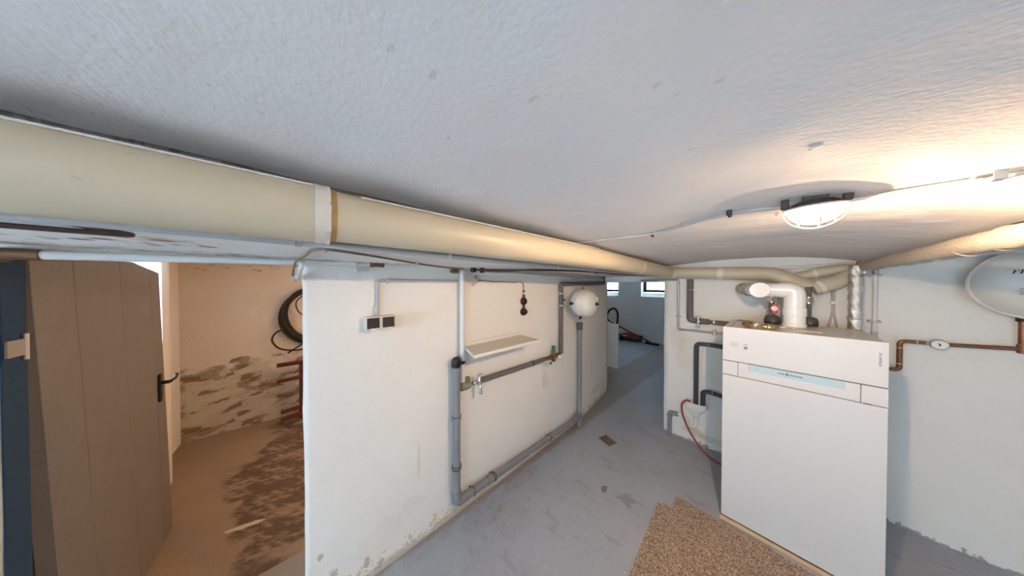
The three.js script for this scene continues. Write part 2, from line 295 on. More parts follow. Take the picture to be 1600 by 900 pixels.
const wallBump = { bumpMap: rep(plasterBump, 1.3, 1.3), bumpScale: 0.004 };
const M = {
  ceiling: std({ map: rep(ceilingColor, 0.5, 0.5), roughness: 0.95, bumpMap: rep(plasterBump, 1.6, 1.6), bumpScale: 0.003 }),
  wallA: std({ map: rep(wallAColor, 1 / 4.2, 1 / 1.8), roughness: 0.92, ...wallBump }),
  wallB: std({ map: rep(wallBColor, 1 / 4.2, 1 / 1.9), roughness: 0.92, ...wallBump }),
  plain: std({ map: rep(plainColor, 0.5, 1), roughness: 0.94, ...wallBump }),
  soffit: std({ map: rep(soffitColor, 1 / 2, 1 / 6, 1, 3.5 / 6), roughness: 0.94, ...wallBump }),
  mold: std({ map: rep(moldColor, 1 / 3, 1 / 2, 2 / 3, 0), roughness: 0.95, bumpMap: rep(plasterBump, 1.3, 1.3), bumpScale: 0.012 }),
  floor: std({ map: rep(floorColor, 0.25, 0.25, 0.5, 0), roughness: 0.62, bumpMap: rep(plasterBump, 1, 1), bumpScale: 0.006 }),
  dirt: std({ map: rep(dirtColor, 1 / 2.6, 1 / 3, 4.2 / 2.6, 2 / 3), roughness: 0.9, bumpMap: rep(plasterBump, 1.2, 1.2), bumpScale: 0.010 }),
  blue: std({ color: rgb(0.014, 0.06, 0.125), roughness: 0.8, bumpMap: rep(fineBump, 4, 4), bumpScale: 0.003 }),
  door: std({ map: doorColor, roughness: 0.5, bumpMap: rep(fineBump, 3, 3), bumpScale: 0.0008 }),
  jacket: std({ map: jacketColor, roughness: 0.42 }),
  jacketTape: std({ color: rgb(0.72, 0.66, 0.55), roughness: 0.6 }),
  collar: std({ color: rgb(0.70, 0.68, 0.64), roughness: 0.7, bumpMap: rep(fineBump, 8, 8), bumpScale: 0.003 }),
  glue: std({ color: rgb(0.40, 0.26, 0.11), roughness: 0.6 }),
  pvc: std({ color: rgb(0.21, 0.22, 0.235), roughness: 0.45, bumpMap: rep(fineBump, 6, 6), bumpScale: 0.0003 }),
  pvcDark: std({ color: rgb(0.075, 0.077, 0.08), roughness: 0.55 }),
  condensate: std({ color: rgb(0.04, 0.052, 0.065), roughness: 0.45 }),
  black: std({ color: rgb(0.01, 0.0095, 0.009), roughness: 0.5 }),
  lampBase: std({ color: rgb(0.05, 0.042, 0.034), roughness: 0.5 }),
  bakelite: std({ color: rgb(0.022, 0.01, 0.007), roughness: 0.25 }),
  insGrey: std({ color: rgb(0.135, 0.128, 0.12), roughness: 0.7, bumpMap: rep(fineBump, 6, 6), bumpScale: 0.001 }),
  insBrown: std({ map: rep(rustColor, 6, 2), color: rgb(1, 1, 1), roughness: 0.65 }),
  paintPipe: std({ color: rgb(0.66, 0.655, 0.64), roughness: 0.4, bumpMap: rep(fineBump, 5, 5), bumpScale: 0.0006 }),
  conduit: std({ color: rgb(0.43, 0.44, 0.45), roughness: 0.55 }),
  cableGrey: std({ color: rgb(0.46, 0.43, 0.37), roughness: 0.6 }),
  cableDark: std({ color: rgb(0.03, 0.029, 0.027), roughness: 0.6 }),
  cableBrown: std({ color: rgb(0.22, 0.17, 0.12), roughness: 0.6 }),
  steel: std({ color: rgb(0.42, 0.41, 0.39), metalness: 0.85, roughness: 0.42, bumpMap: rep(fineBump, 8, 8), bumpScale: 0.0006 }),
  chrome: std({ color: rgb(0.75, 0.74, 0.72), metalness: 1, roughness: 0.16 }),
  brass: std({ color: rgb(0.84, 0.70, 0.44), metalness: 1, roughness: 0.2 }),
  brassDull: std({ map: rep(rustColor, 12, 12), color: rgb(1.3, 1.25, 1.1), metalness: 0.5, roughness: 0.45 }),
  copper: std({ map: rep(copperColor, 8, 3), metalness: 0.7, roughness: 0.4 }),
  copperDark: std({ color: rgb(0.055, 0.028, 0.02), metalness: 0.4, roughness: 0.5 }),
  foil: std({ color: rgb(0.80, 0.78, 0.75), metalness: 1, roughness: 0.22, bumpMap: rep(plasterBump, 7, 7), bumpScale: 0.006 }),
  verdigris: std({ map: rep(insulColor, 9, 9), color: rgb(0.42, 0.46, 0.42), roughness: 0.7 }),
  rustLight: std({ map: rep(rustColor, 8, 8), color: rgb(1.5, 1.8, 2.1), roughness: 0.85 }),
  rust: std({ map: rep(rustColor, 8, 8), roughness: 0.85 }),
  iron: std({ map: rep(rustColor, 10, 10), color: rgb(0.5, 0.55, 0.6), roughness: 0.8, metalness: 0.2 }),
  white: std({ color: rgb(0.76, 0.745, 0.71), roughness: 0.35 }),
  flue: std({ color: rgb(0.82, 0.815, 0.80), roughness: 0.2 }),
  fluePipe: std({ color: rgb(0.45, 0.42, 0.36), roughness: 0.5 }),
  tank: std({ color: rgb(0.70, 0.67, 0.60), roughness: 0.36 }),
  tankBig: std({ color: rgb(0.64, 0.625, 0.58), roughness: 0.32 }),
  boiler: new THREE.MeshPhysicalMaterial({ color: rgb(0.62, 0.62, 0.62), roughness: 0.42, clearcoat: 0.15, clearcoatRoughness: 0.3, bumpMap: rep(fineBump, 10, 10), bumpScale: 0.00015 }),
  boilerTop: std({ color: rgb(0.72, 0.69, 0.63), roughness: 0.28, map: rep(plainColor, 1, 2) }),
  gap: std({ color: rgb(0.02, 0.02, 0.02), roughness: 0.8 }),
  insul: std({ map: rep(insulColor, 5, 5), roughness: 0.9, bumpMap: rep(plasterBump, 8, 8), bumpScale: 0.006 }),
  wire: std({ color: rgb(0.62, 0.60, 0.55), metalness: 0.5, roughness: 0.5 }),
  red: std({ color: rgb(0.55, 0.02, 0.03), roughness: 0.35 }),
  redHose: std({ color: rgb(0.26, 0.035, 0.025), roughness: 0.4 }),
  redWood: std({ color: rgb(0.10, 0.02, 0.013), roughness: 0.5, bumpMap: rep(fineBump, 3, 20), bumpScale: 0.001 }),
  green: std({ color: rgb(0.015, 0.13, 0.07), roughness: 0.4 }),
  brownFlap: std({ color: rgb(0.028, 0.02, 0.014), roughness: 0.35 }),
  socket: std({ color: rgb(0.68, 0.65, 0.59), roughness: 0.45 }),
  shelfTop: std({ map: rep(shelfColor, 1.6, 3), roughness: 0.6 }),
  carpet: std({ map: rep(carpetColor, 1.4, 1.4), roughness: 1, bumpMap: rep(carpetBump, 1.4, 1.4), bumpScale: 0.006 }),
  wood: std({ map: rep(woodColor, 3, 1.5), roughness: 0.6 }),
  concrete: std({ map: rep(floorColor, 0.4, 0.4), roughness: 0.85 }),
  vacRed: std({ color: rgb(0.22, 0.015, 0.015), roughness: 0.3 }),
  paper: std({ color: rgb(0.80, 0.79, 0.76), roughness: 0.8 }),
  frame: std({ color: rgb(0.035, 0.033, 0.03), roughness: 0.6 }),
  pane: new THREE.MeshPhysicalMaterial({ color: rgb(0.96, 0.98, 0.97), roughness: 0.02, transmission: 1, thickness: 0, ior: 1.5 }),
  bulb: std({ color: rgb(0.9, 0.85, 0.75), emissive: LAMP_COLOR, emissiveIntensity: 2.6, roughness: 0.4 }),
};

// ---------------------------------------------------------------- the rooms
const lerpTab = (T, q) => { for (let i = 1; i < T.length; i++) if (q <= T[i][0] || i === T.length - 1) { const [a, A] = T[i - 1], [b, B] = T[i]; return A + (B - A) * Math.min(1, Math.max(0, (q - a) / (b - a))); } };
const ax = (z) => lerpTab([[-2.5, -1.465], [0.4, -1.47], [2.4, -1.53], [3.6, -1.70]], -z);     // face of the left wall
const lump = (a, b, amp) => (vn(a * 5 + 40, b * 5 + 40, 256, 256, 700) + 0.5 * vn(a * 13 + 40, b * 13 + 40, 256, 256, 701) - 0.75) * amp;
function slab(outline, y0, y1, amp = 0.006, rows = 24) {             // a wall standing on a closed plan outline [[x, z] ...]
  const pts = [];
  outline.forEach((p, i) => { const q = outline[(i + 1) % outline.length], n = Math.max(1, Math.ceil(Math.hypot(q[0] - p[0], q[1] - p[1]) / 0.06)); for (let k = 0; k < n; k++) pts.push([mix(p[0], q[0], k / n), mix(p[1], q[1], k / n)]); });
  let area = 0; pts.forEach((p, i) => { const q = pts[(i + 1) % pts.length]; area += p[0] * q[1] - q[0] * p[1]; });
  const pos = [], uv = [], idx = [], n = pts.length, sgn = area > 0 ? 1 : -1; let s = 0;
  for (let i = 0; i <= n; i++) {
    const p = pts[i % n], a = pts[(i - 1 + n) % n], b = pts[(i + 1) % n], tx = b[0] - a[0], tz = b[1] - a[1], l = Math.hypot(tx, tz) || 1;
    if (i) s += Math.hypot(p[0] - a[0], p[1] - a[1]);
    for (let j = 0; j <= rows; j++) { const y = mix(y0, y1, j / rows), d = lump(p[0] + p[1] * 1.3, y, amp); pos.push(p[0] + sgn * tz / l * d, y, p[1] - sgn * tx / l * d); uv.push(s, y); }
  }
  for (let i = 0; i < n; i++) for (let j = 0; j < rows; j++) { const a = i * (rows + 1) + j, b = a + rows + 1; sgn > 0 ? idx.push(a, a + 1, b, b, a + 1, b + 1) : idx.push(a, b, a + 1, b, b + 1, a + 1); }
  const g = new THREE.BufferGeometry(); g.setAttribute('position', new THREE.Float32BufferAttribute(pos, 3)); g.setAttribute('uv', new THREE.Float32BufferAttribute(uv, 2)); g.setIndex(idx); g.computeVertexNormals();
  const sh = new THREE.Shape(outline.map(([x, z]) => new THREE.Vector2(x, z))), caps = [y0, y1].map((y) => { const c = new THREE.ShapeGeometry(sh); c.rotateX(Math.PI / 2); c.translate(0, y, 0); return c; });
  return merged([g, ...caps]);
}
const bx = (...a) => worldUV(box(...a));
const TOP = 2.06;
// left wall: the long piece with pipes, the piece before the doorway, the lintel between
{
  const o = []; const T = 0.16;
  for (let k = 0; k <= 5; k++) { const a = k / 5 * Math.PI / 2; o.push([-1.47 - 0.022 * (1 - Math.sin(a)), 0.024 - 0.022 * (1 - Math.cos(a))]); }
  for (let z = -0.2; z > -3.4; z -= 0.2) o.push([ax(z), z]);
  o.push([ax(-3.42), -3.42], [ax(-3.46) - 0.03, -3.46], [ax(-3.46) - T, -3.46]);
  for (let z = -3.2; z < 0; z += 0.2) o.push([ax(z) - T, z]);
  o.push([-1.63, 0.024]);
  struct('wall_left', [slab(o, 0, TOP), slab([[-1.463, 2.4], [-1.463, 0.684], [-1.475, 0.672], [-1.555, 0.672], [-1.555, 2.4]], 0, TOP), bx(-1.555, -1.47, 1.738, TOP, 0.0, 0.68)], M.wallA);
}
// blue painted door jamb, a board lining the doorway edge of the left wall
struct('trim_1', [box(-1.555, -1.474, 0, 1.737, 0.6675, 0.6715, 0.001)], M.blue);
struct('wall_back', [slab([[-0.815, -3.02], [-0.80, -2.985], [-0.75, -2.972], [1.9, -2.968], [1.9, -3.16], [-0.815, -3.16]], 0, TOP), bx(-1.86, -0.80, 1.672, TOP, -3.45, -3.17)], M.wallB);
struct('wall_right', bx(1.75, 1.95, 0, TOP, -2.97, 2.6), M.plain);
const openings = (x0, x1, z0, z1, holes) => {                        // a wall along x with rectangular holes [a, b, y0, y1]
  const out = []; let x = x0;
  for (const [a, b, y0, y1] of holes) { out.push(bx(x, a, 0, TOP, z0, z1)); out.push(bx(a, b, 0, y0, z0, z1)); if (y1 < TOP) out.push(bx(a, b, y1, TOP, z0, z1)); x = b; }
  out.push(bx(x, x1, 0, TOP, z0, z1)); return out;
};
struct('wall_front', openings(-1.7, 1.95, 2.4, 2.6, [[-1.2, -0.1, 0.95, 1.68], [0.35, 1.45, 0.95, 1.68]]), M.plain);
// vaulted ceiling between the two springings, flat soffit beside the left wall, flat ceilings elsewhere
const vaultY = (x, z) => { const xc = -0.15, yc = 1.876 + 0.044 * sstep(-1.5, 0.3, z), sl = Math.min(1.913, 1.910 + 0.025 * z), sr = 1.80; return x < xc ? yc - (yc - sl) * ((xc - x) / (xc + 0.82)) ** 2 : yc - (yc - sr) * ((x - xc) / (0.43 - xc)) ** 2; };
{
  const nx = 70, nz = 260, z0 = -3.0, z1 = 2.45, x0 = -0.83, x1 = 0.435, pos = [], uv = [], idx = [];
  for (let j = 0; j <= nz; j++) for (let i = 0; i <= nx; i++) { const x = mix(x0, x1, i / nx), z = mix(z0, z1, j / nz); pos.push(x, vaultY(x, z) + lump(x, z, 0.006), z); uv.push(x, z); }
  for (let j = 0; j < nz; j++) for (let i = 0; i < nx; i++) { const a = j * (nx + 1) + i, b = a + nx + 1; idx.push(a, a + 1, b, b, a + 1, b + 1); }
  const g = new THREE.BufferGeometry(); g.setAttribute('position', new THREE.Float32BufferAttribute(pos, 3)); g.setAttribute('uv', new THREE.Float32BufferAttribute(uv, 2)); g.setIndex(idx); g.computeVertexNormals();
  const n = g.attributes.normal; if (n.getY(500) > 0) { for (let i = 0; i < idx.length; i += 3) [idx[i], idx[i + 1]] = [idx[i + 1], idx[i]]; g.setIndex(idx); g.computeVertexNormals(); }
  struct('ceiling', [g, bx(-4.5, 2.0, TOP, 2.2, -7.9, 2.6), bx(0.44, 1.75, 1.80, 1.86, -2.97, 2.4)], M.ceiling);
  struct('ceiling_soffit', [bx(-1.56, -0.82, 1.75, 1.80, -3.168, 2.4), bx(-1.56, -0.885, 1.80, TOP - 0.001, -3.168, 2.4)], M.soffit);
}
struct('floor', [bx(-1.9, 1.95, -0.15, 0, -7.5, 2.6), bx(-4.3, -1.9, -0.15, 0, -7.5, -3.47)], M.floor);
// left cellar
struct('floor_cellar', bx(-4.3, -1.9, -0.15, 0, -3.47, 1.3), M.dirt);
struct('wall_cellar_back', bx(-4.25, -4.02, 0, TOP, -3.47, 1.3), M.mold);
struct('wall_cellar_window', [...openings(-3.28, -1.50, 0.86, 1.12, [[-3.15, -2.7, 1.04, 1.85]]), bx(-4.02, -3.28, 0, TOP, 1.0, 1.3)], M.plain);
struct('wall_cellar_far', bx(-4.02, -1.62, 0, TOP, -2.0, -1.85), M.plain);
struct('ceiling_cellar', bx(-4.02, -1.62, 1.86, TOP - 0.001, -1.85, 1.0), M.plain);
// room behind the passage
struct('wall_passage_left', bx(-4.3, -1.80, 0, TOP, -3.6, -3.47), M.plain);
struct('wall_passage_side', bx(-4.3, -4.1, 0, TOP, -7.3, -3.6), M.plain);
struct('wall_passage_right', bx(-0.6, -0.4, 0, TOP, -7.3, -3.16), M.plain);
struct('ceiling_passage', bx(-4.1, -0.6, 1.80, TOP - 0.001, -7.3, -3.46), M.plain);
{
  const w = openings(-4.3, -0.4, -7.6, -7.3, [[-4.05, -3.23, 1.30, 1.80], [-2.56, -1.5, 1.30, 1.80]]);
  for (const [a, b] of [[-4.05, -3.23], [-2.56, -1.5]]) {               // sloping inner sills
    const s = new THREE.Shape([[0, 0], [0.24, 0], [0.24, 0.12]].map(([x, y]) => new THREE.Vector2(x, y))), g = new THREE.ExtrudeGeometry(s, { depth: b - a, bevelEnabled: false });
    g.rotateY(Math.PI / 2); g.translate(a, 1.30, -7.3); w.push(g);
  }
  struct('wall_passage_back', w, M.plain);
}
function windowAt(n, x0, x1, y0, y1, z) {
  const g = new THREE.Group(); g.name = 'window_' + n; g.userData.kind = 'structure'; g.position.set((x0 + x1) / 2, y0, z); scene.add(g);
  const f = n < 3 ? 0.08 : 0.045, d = 0.02;
  part(g, 'window_frame', [box(x0, x1, y0, y0 + f, z - d, z + d, 0.004), box(x0, x1, y1 - f, y1, z - d, z + d, 0.004), box(x0, x0 + f, y0, y1, z - d, z + d, 0.004), box(x1 - f, x1, y0, y1, z - d, z + d, 0.004)], M.frame);
  part(g, 'pane', box(x0 + f, x1 - f, y0 + f, y1 - f, z - 0.002, z + 0.002), M.pane);
}
windowAt(1, -2.555, -1.505, 1.425, 1.795, -7.5);
windowAt(2, -4.045, -3.235, 1.425, 1.795, -7.5);
windowAt(3, -1.2, -0.1, 0.95, 1.68, 2.5);
windowAt(4, 0.35, 1.45, 0.95, 1.68, 2.5);
windowAt(5, -3.15, -2.7, 1.04, 1.85, 1.07);

// ---------------------------------------------------------------- the sagging board door of the left cellar
{
  const g = new THREE.Group(); g.name = 'door_1'; g.userData = { kind: 'structure' }; g.position.set(-1.7, 0, 0.71); scene.add(g);
  const lean = (x, y) => [x - 0.078 * y * 0 + 0.08 * (y - 1.71), y];      // the leaf hangs out of plumb: it leans back towards its foot
  const L = -1.625, R = -2.515, xs = [L, L - 0.055, L - 0.20, L - 0.352, L - 0.50, L - 0.645, L - 0.78, R];
  for (let i = 0; i < xs.length - 1; i++) {
    const a = xs[i] - 0.0012, b = xs[i + 1] + 0.0012, topAt = (x) => { const t = 1.712 + (L - x) * 0.066; return x < -2.235 ? Math.min(t, 1.752 - (-2.235 - x) * 0.17) : t; };
    const P = []; const N = 6; for (let k = 0; k <= N; k++) { const x = mix(a, b, k / N); P.push([x + 0.0 , topAt(x)]); }
    const poly = [...P, [b + 0.08 * (0.012 - topAt(b)), 0.012], [a + 0.08 * (0.012 - topAt(a)), 0.012]].map(([x, y]) => new THREE.Vector2(x, y));
    const e = new THREE.ExtrudeGeometry(new THREE.Shape(poly), { depth: i === 0 ? 0.036 : 0.03, bevelEnabled: true, bevelSize: 0.0016, bevelThickness: 0.0016, bevelSegments: 1 });
    e.translate(0, 0, 0.698 + (i === 0 ? -0.004 : 0) + (i % 2) * 0.0012); part(g, 'board', e, M.door);
  }
  // lever handle on its plate, with the lever standing out past the edge
  const hp = -2.49, hy = 1.0;
  const h = part(g, 'door_handle', [box(hp - 0.013, hp + 0.013, hy - 0.085, hy + 0.085, 0.686, 0.6965, 0.004), drum([hp, hy + 0.03, 0.69], [0, 0, -1], 0.011, 0.035), pipe([[hp, hy + 0.03, 0.655], [hp - 0.06, hy + 0.034, 0.652], [hp - 0.115, hy + 0.045, 0.66]], 0.0085, 0.02)], M.black, 'black lever handle');
  part(h, 'keyhole', drum([hp, hy - 0.045, 0.687], [0, 0, -1], 0.006, 0.003), M.gap);
  part(g, 'hinge', [box(-1.535, -1.478, 1.415, 1.465, 0.6615, 0.6665), rod([-1.54, 1.40, 0.664], [-1.54, 1.48, 0.664], 0.006)], M.steel, 'grey strap hinge');
  part(g, 'hinge_plate', [box(-1.470, -1.446, 1.405, 1.470, 0.668, 0.705, 0.004), drum([-1.45, 1.437, 0.685], [1, 0, 0], 0.008, 0.012)], M.collar, 'white painted hinge plate on the wall');
}

// ---------------------------------------------------------------- lamps
{
  // caged bulkhead lamp under the vault
  const lx = 0.072, lz = -1.03, ly = vaultY(lx, lz), t = thing('bulkhead_lamp', 'oval caged bulkhead lamp glowing under the vaulted ceiling', 'lamp', [lx, ly, lz]);
  const oval = (a, b, y, r, n = 40) => { const p = []; for (let k = 0; k <= n; k++) { const g = k / n * 2 * Math.PI; p.push(V(lx + Math.cos(g) * a, y, lz + Math.sin(g) * b)); } return sweep(p, r, 8); };
  const dome = (a, b, h, y, flip) => { const g = new THREE.SphereGeometry(1, 32, 14, 0, Math.PI * 2, 0, Math.PI / 2); g.scale(a, -h * flip, b); const i = g.index.array; if (flip > 0) for (let k = 0; k < i.length; k += 3) [i[k], i[k + 1]] = [i[k + 1], i[k]]; g.computeVertexNormals(); g.translate(lx, y, lz); return g; };
  const rim = ly - 0.030;
  part(t, 'base', [(() => { const g = new THREE.CylinderGeometry(0.6, 1, 0.016, 32); g.scale(0.055, 1, 0.035); g.translate(lx, rim + 0.0095, lz); return g; })(), box(lx - 0.022, lx + 0.022, rim + 0.018, ly + 0.004, lz - 0.014, lz + 0.014, 0.003), box(lx - 0.060, lx - 0.044, rim + 0.006, ly + 0.004, lz - 0.007, lz + 0.007, 0.003), box(lx + 0.044, lx + 0.060, rim + 0.006, ly + 0.006, lz - 0.007, lz + 0.007, 0.003)], M.lampBase, 'dark cast base');
  const glass = part(t, 'lamp_glass', dome(0.050, 0.032, 0.046, rim, 1), M.bulb, 'glowing ribbed glass'); glass.castShadow = false; glass.userData.noShadow = true;
  part(t, 'rim', oval(0.0535, 0.036, rim, 0.0033), M.wire);
  const cage = [oval(0.0555, 0.0375, rim - 0.005, 0.0014)];
  for (const k of [-0.5, 0.15, 0.62]) { const p = []; const w = Math.sqrt(1 - k * k); for (let i = 0; i <= 20; i++) { const g = i / 20 * Math.PI; p.push(V(lx + 0.0555 * k, rim - 0.005 - Math.sin(g) * 0.049 * w, lz + Math.cos(g) * 0.0375 * w)); } cage.push(sweep(p, 0.0013, 6)); }
  { const p = []; for (let i = 0; i <= 24; i++) { const g = i / 24 * Math.PI; p.push(V(lx + Math.cos(g) * 0.0555, rim - 0.005 - Math.sin(g) * 0.051, lz)); } cage.push(sweep(p, 0.0013, 6)); }
  part(t, 'cage', cage, M.wire, 'wire guard');
  part(t, 'screw', drum([lx - 0.064, rim - 0.002, lz], [-1, 0, 0], 0.004, 0.007, 10), M.brass);
  part(t, 'cable_gland', [drum([lx + 0.01, ly - 0.012, lz - 0.013], [0, 0.2, -1], 0.008, 0.012), pipe([[lx + 0.01, ly - 0.011, lz - 0.02], [lx + 0.03, ly - 0.008, lz - 0.035], [lx + 0.045, ly - 0.006, lz - 0.04]], 0.003, 0.01)], M.cableGrey);
  const p = new THREE.PointLight(LAMP_COLOR, LAMP_POWER, 0, 2); p.position.set(lx, rim - 0.0043, lz); p.castShadow = true; p.shadow.radius = 0.7; p.shadow.bias = -0.002; scene.add(p); p.name = 'bulkhead_lamp_light';
}
{
  // bare bulb of the left cellar, round the corner
  const b = [-2.75, 1.66, -1.15], t = thing('ceiling_bulb', 'bare bulb hanging in the left cellar out of sight behind the wall', 'lamp', [b[0], 1.86, b[2]]);
  part(t, 'lampholder', [drum([b[0], 1.86, b[2]], [0, -1, 0], 0.03, 0.02), rod([b[0], 1.845, b[2]], [b[0], 1.75, b[2]], 0.004), drum([b[0], 1.76, b[2]], [0, -1, 0], 0.018, 0.05)], M.bakelite);
  const s = new THREE.SphereGeometry(0.03, 20, 14); s.scale(1, 1.2, 1); s.translate(b[0], 1.685, b[2]);
  part(t, 'bulb', s, M.bulb).userData.noShadow = true;
  const p = new THREE.PointLight(new THREE.Color().setRGB(1, 0.57, 0.26), CELLAR_POWER, 0, 2); p.position.set(b[0], 1.64, b[2]); p.castShadow = true; p.shadow.radius = 1.5; p.shadow.bias = -0.002; p.name = 'ceiling_bulb_light'; scene.add(p);
}

// ---------------------------------------------------------------- pipes under the ceiling at the left
const W = (z, y, off) => [ax(z) + off, y, z];
const clamp = (p, d, r, to) => [ring(p, d, r + 0.002, 0.0025, 20), rod(p, to, 0.004, 8)];
{
  // yellowed jacketed heating pipe: along the vault, round the corner and along the back wall into a junction
  const X = -0.737, yA = (z) => (z > -1.2 ? 1.803 : 1.803 - (-1.2 - z) * 0.024), t = thing('jacketed_pipe', 'fat yellowed plastic-jacketed pipe running along the vault edge and round to the back wall', 'pipe', [X, 1.735, -1]);
  const seam = (z0, z1, r) => rod([X + 0.045, yA(z0) + r * 0.8, z0], [X + 0.045, yA(z1) + r * 0.8, z1], 0.0025, 8);
  part(t, 'jacket', rod([X, yA(1.6), 1.6], [X, yA(-0.02), -0.02], 0.0685, 36), M.jacket);
  part(t, 'jacket', [rod([X, yA(-0.02), -0.02], [X, yA(-1.2), -1.2], 0.0625, 36), rod([X, yA(-1.2), -1.2], [X, yA(-2.80), -2.80], 0.0615, 36)], M.jacket);
  const cw = sweep(arr([[X, 1.803, -0.012], [X, 1.803, -0.020], [X, 1.803, -0.028], [X, 1.803, -0.034], [X, 1.803, -0.040]]), (s) => 0.071 - s * 0.12, 48, (s, g) => (s > 0.02 ? 0.004 * Math.sin(g * 9) + 0.003 * Math.sin(g * 17 + 1) : 0));
  part(t, 'collar', cw, M.collar, 'ragged white end collar');
  part(t, 'glue_ring', rod([X, 1.803, -0.038], [X, 1.803, -0.052], 0.0633, 36), M.glue, 'brown glue stain ring');
  part(t, 'seam', [seam(1.2, -0.01, 0.0685)], M.collar); part(t, 'seam', [seam(-0.1, -1.3, 0.0625)], M.collar);
  const c = [X, 1.762, -2.86];
  part(t, 'elbow', pipe([[X, yA(-2.78), -2.78], c, [X + 0.09, 1.7585, -2.858]], 0.0605, 0.07, 32), M.jacket);
  part(t, 'jacket', rod([X + 0.08, 1.759, -2.858], [-0.06, 1.728, -2.84], 0.0545, 32), M.jacket);
  part(t, 'elbow', pipe([[-0.07, 1.728, -2.84], [-0.005, 1.723, -2.84], [0.165, 1.622, -2.84], [0.185, 1.611, -2.84]], 0.054, 0.06, 32), M.jacket, 'mottled downward elbow');
  part(t, 'jacket', pipe([[0.195, 1.604, -2.85], [0.29, 1.648, -2.87], [0.37, 1.70, -2.905]], 0.049, 0.1, 32), M.jacket);
  for (const [a, b, r] of [[[-0.34, 1.7415, -2.848], [-0.30, 1.739, -2.847], 0.0555], [[0.22, 1.6152, -2.855], [0.24, 1.625, -2.859], 0.050]]) part(t, 'tape_band', rod(a, b, r, 32), M.jacketTape);
  part(t, 'tape_band', rod([X, yA(-2.0), -2.0], [X, yA(-2.03), -2.03], 0.0625, 32), M.jacketTape);
  const t2 = thing('jacketed_pipe', 'shorter yellowed jacketed pipe rising behind the junction on the back wall', 'pipe', [0.18, 1.65, -2.92]);
  part(t2, 'jacket', rod([0.06, 1.676, -2.93], [0.21, 1.722, -2.93], 0.037, 28), M.jacket);
  part(t2, 'elbow', pipe([[0.20, 1.719, -2.93], [0.29, 1.745, -2.93], [0.36, 1.748, -2.93]], 0.038, 0.05, 28), M.jacket);
  part(t2, 'tape_band', rod([0.205, 1.7205, -2.93], [0.22, 1.725, -2.93], 0.0395, 28), M.jacketTape);
}
{
  // pipe across the lintel of the left doorway
  const t = thing('lintel_pipe', 'white painted pipe across the top of the left doorway with a rusty tee', 'pipe', [-1.415, 1.72, 0.2]);
  const q = (z) => [-1.417, 1.7185 + (0.59 - z) * 0.0285, z];
  part(t, 'tube', rod(q(0.585), q(-0.20), 0.0135, 20), M.paintPipe);
  part(t, 'tube', rod(q(-0.20), q(-0.245), 0.0105, 16), M.paintPipe);
  part(t, 'coupling', drum(q(0.585), [0, 0, 1], 0.0165, 0.06), M.brassDull, 'tarnished copper coupling');
  part(t, 'tee', [drum(q(0.64), [0, 0, 1], 0.02, 0.05), drum([-1.385, 1.717, 0.665], [-1, 0, 0], 0.021, 0.09)], M.rust, 'rusty brown tee');
  part(t, 'coupling', [drum(q(-0.242), [0, 0, -1], 0.0145, 0.025), drum(q(-0.268), [0, 0, -1], 0.0125, 0.012), drum(q(-0.281), [0, 0, -1], 0.0145, 0.03)], M.brassDull, 'brown brass coupling');
  part(t, 'pipe_clamp', [drum(q(-0.175), [0, 0, -1], 0.0175, 0.014), box(-1.475, -1.415, 1.70, 1.712, -0.19, -0.178), drum([-1.44, 1.715, -0.182], [1, 0, 0], 0.006, 0.03)], M.collar, 'white painted clamp');
}
single('copper_pipe', [pipe([[-0.95, 1.7415, 1.4], [-0.946, 1.7415, 0.292], [-0.815, 1.7415, 0.325]], 0.0056, 0.012)], M.copperDark, 'dark copper pipe with a hairpin bend under the soffit at the far left', 'pipe');
{
  const t = thing('surface_conduit', 'thin grey conduit running beside the fat yellowed pipe under the soffit', 'conduit', [-0.80, 1.73, -0.4]);
  const q = (z) => [-0.79 - (0.1 - z) * 0.046, 1.7395, z];
  part(t, 'tube', rod(q(0.55), [-0.93, 1.7395, -2.9], 0.0095, 12), M.conduit);
  for (const z of [0.02, -0.40, -1.1]) part(t, 'clip', box(q(z)[0] - 0.011, q(z)[0] + 0.011, 1.727, 1.7505, z - 0.006, z + 0.006, 0.002), M.collar);
}
{
  const t = thing('soffit_cable', 'brown cable drooping between white clips along the soffit and down to the left doorway', 'cable', [-1.1, 1.73, -0.3]);
  part(t, 'cable', sweep(smooth([[-1.41, 1.672, 0.055], [-1.37, 1.722, 0.045], [-1.18, 1.743, 0.01], [-0.935, 1.743, -0.035], [-0.98, 1.742, -0.14], [-1.12, 1.741, -0.32], [-1.22, 1.743, -0.42], [-1.30, 1.739, -0.6], [-1.40, 1.742, -0.80]], 90), 0.0045, 8), M.cableBrown);
  part(t, 'cable_sheath', sweep(smooth([[-1.435, 1.665, 0.04], [-1.40, 1.695, 0.03], [-1.365, 1.735, 0.02]], 20), 0.009, 10), M.paintPipe, 'white painted stub of cable');
  for (const [x, z] of [[-0.94, -0.04], [-1.215, -0.415], [-1.40, -0.79]]) part(t, 'clip', [box(x - 0.009, x + 0.009, 1.736, 1.7505, z - 0.007, z + 0.007, 0.002), drum([x + 0.006, 1.738, z], [0, -1, 0], 0.004, 0.006, 8)], M.collar);
  part(t, 'wall_clip', [box(-1.468, -1.43, 1.655, 1.675, 0.03, 0.06, 0.003), drum([-1.445, 1.66, 0.05], [0, -1, 0], 0.008, 0.012, 10)], M.collar);
}
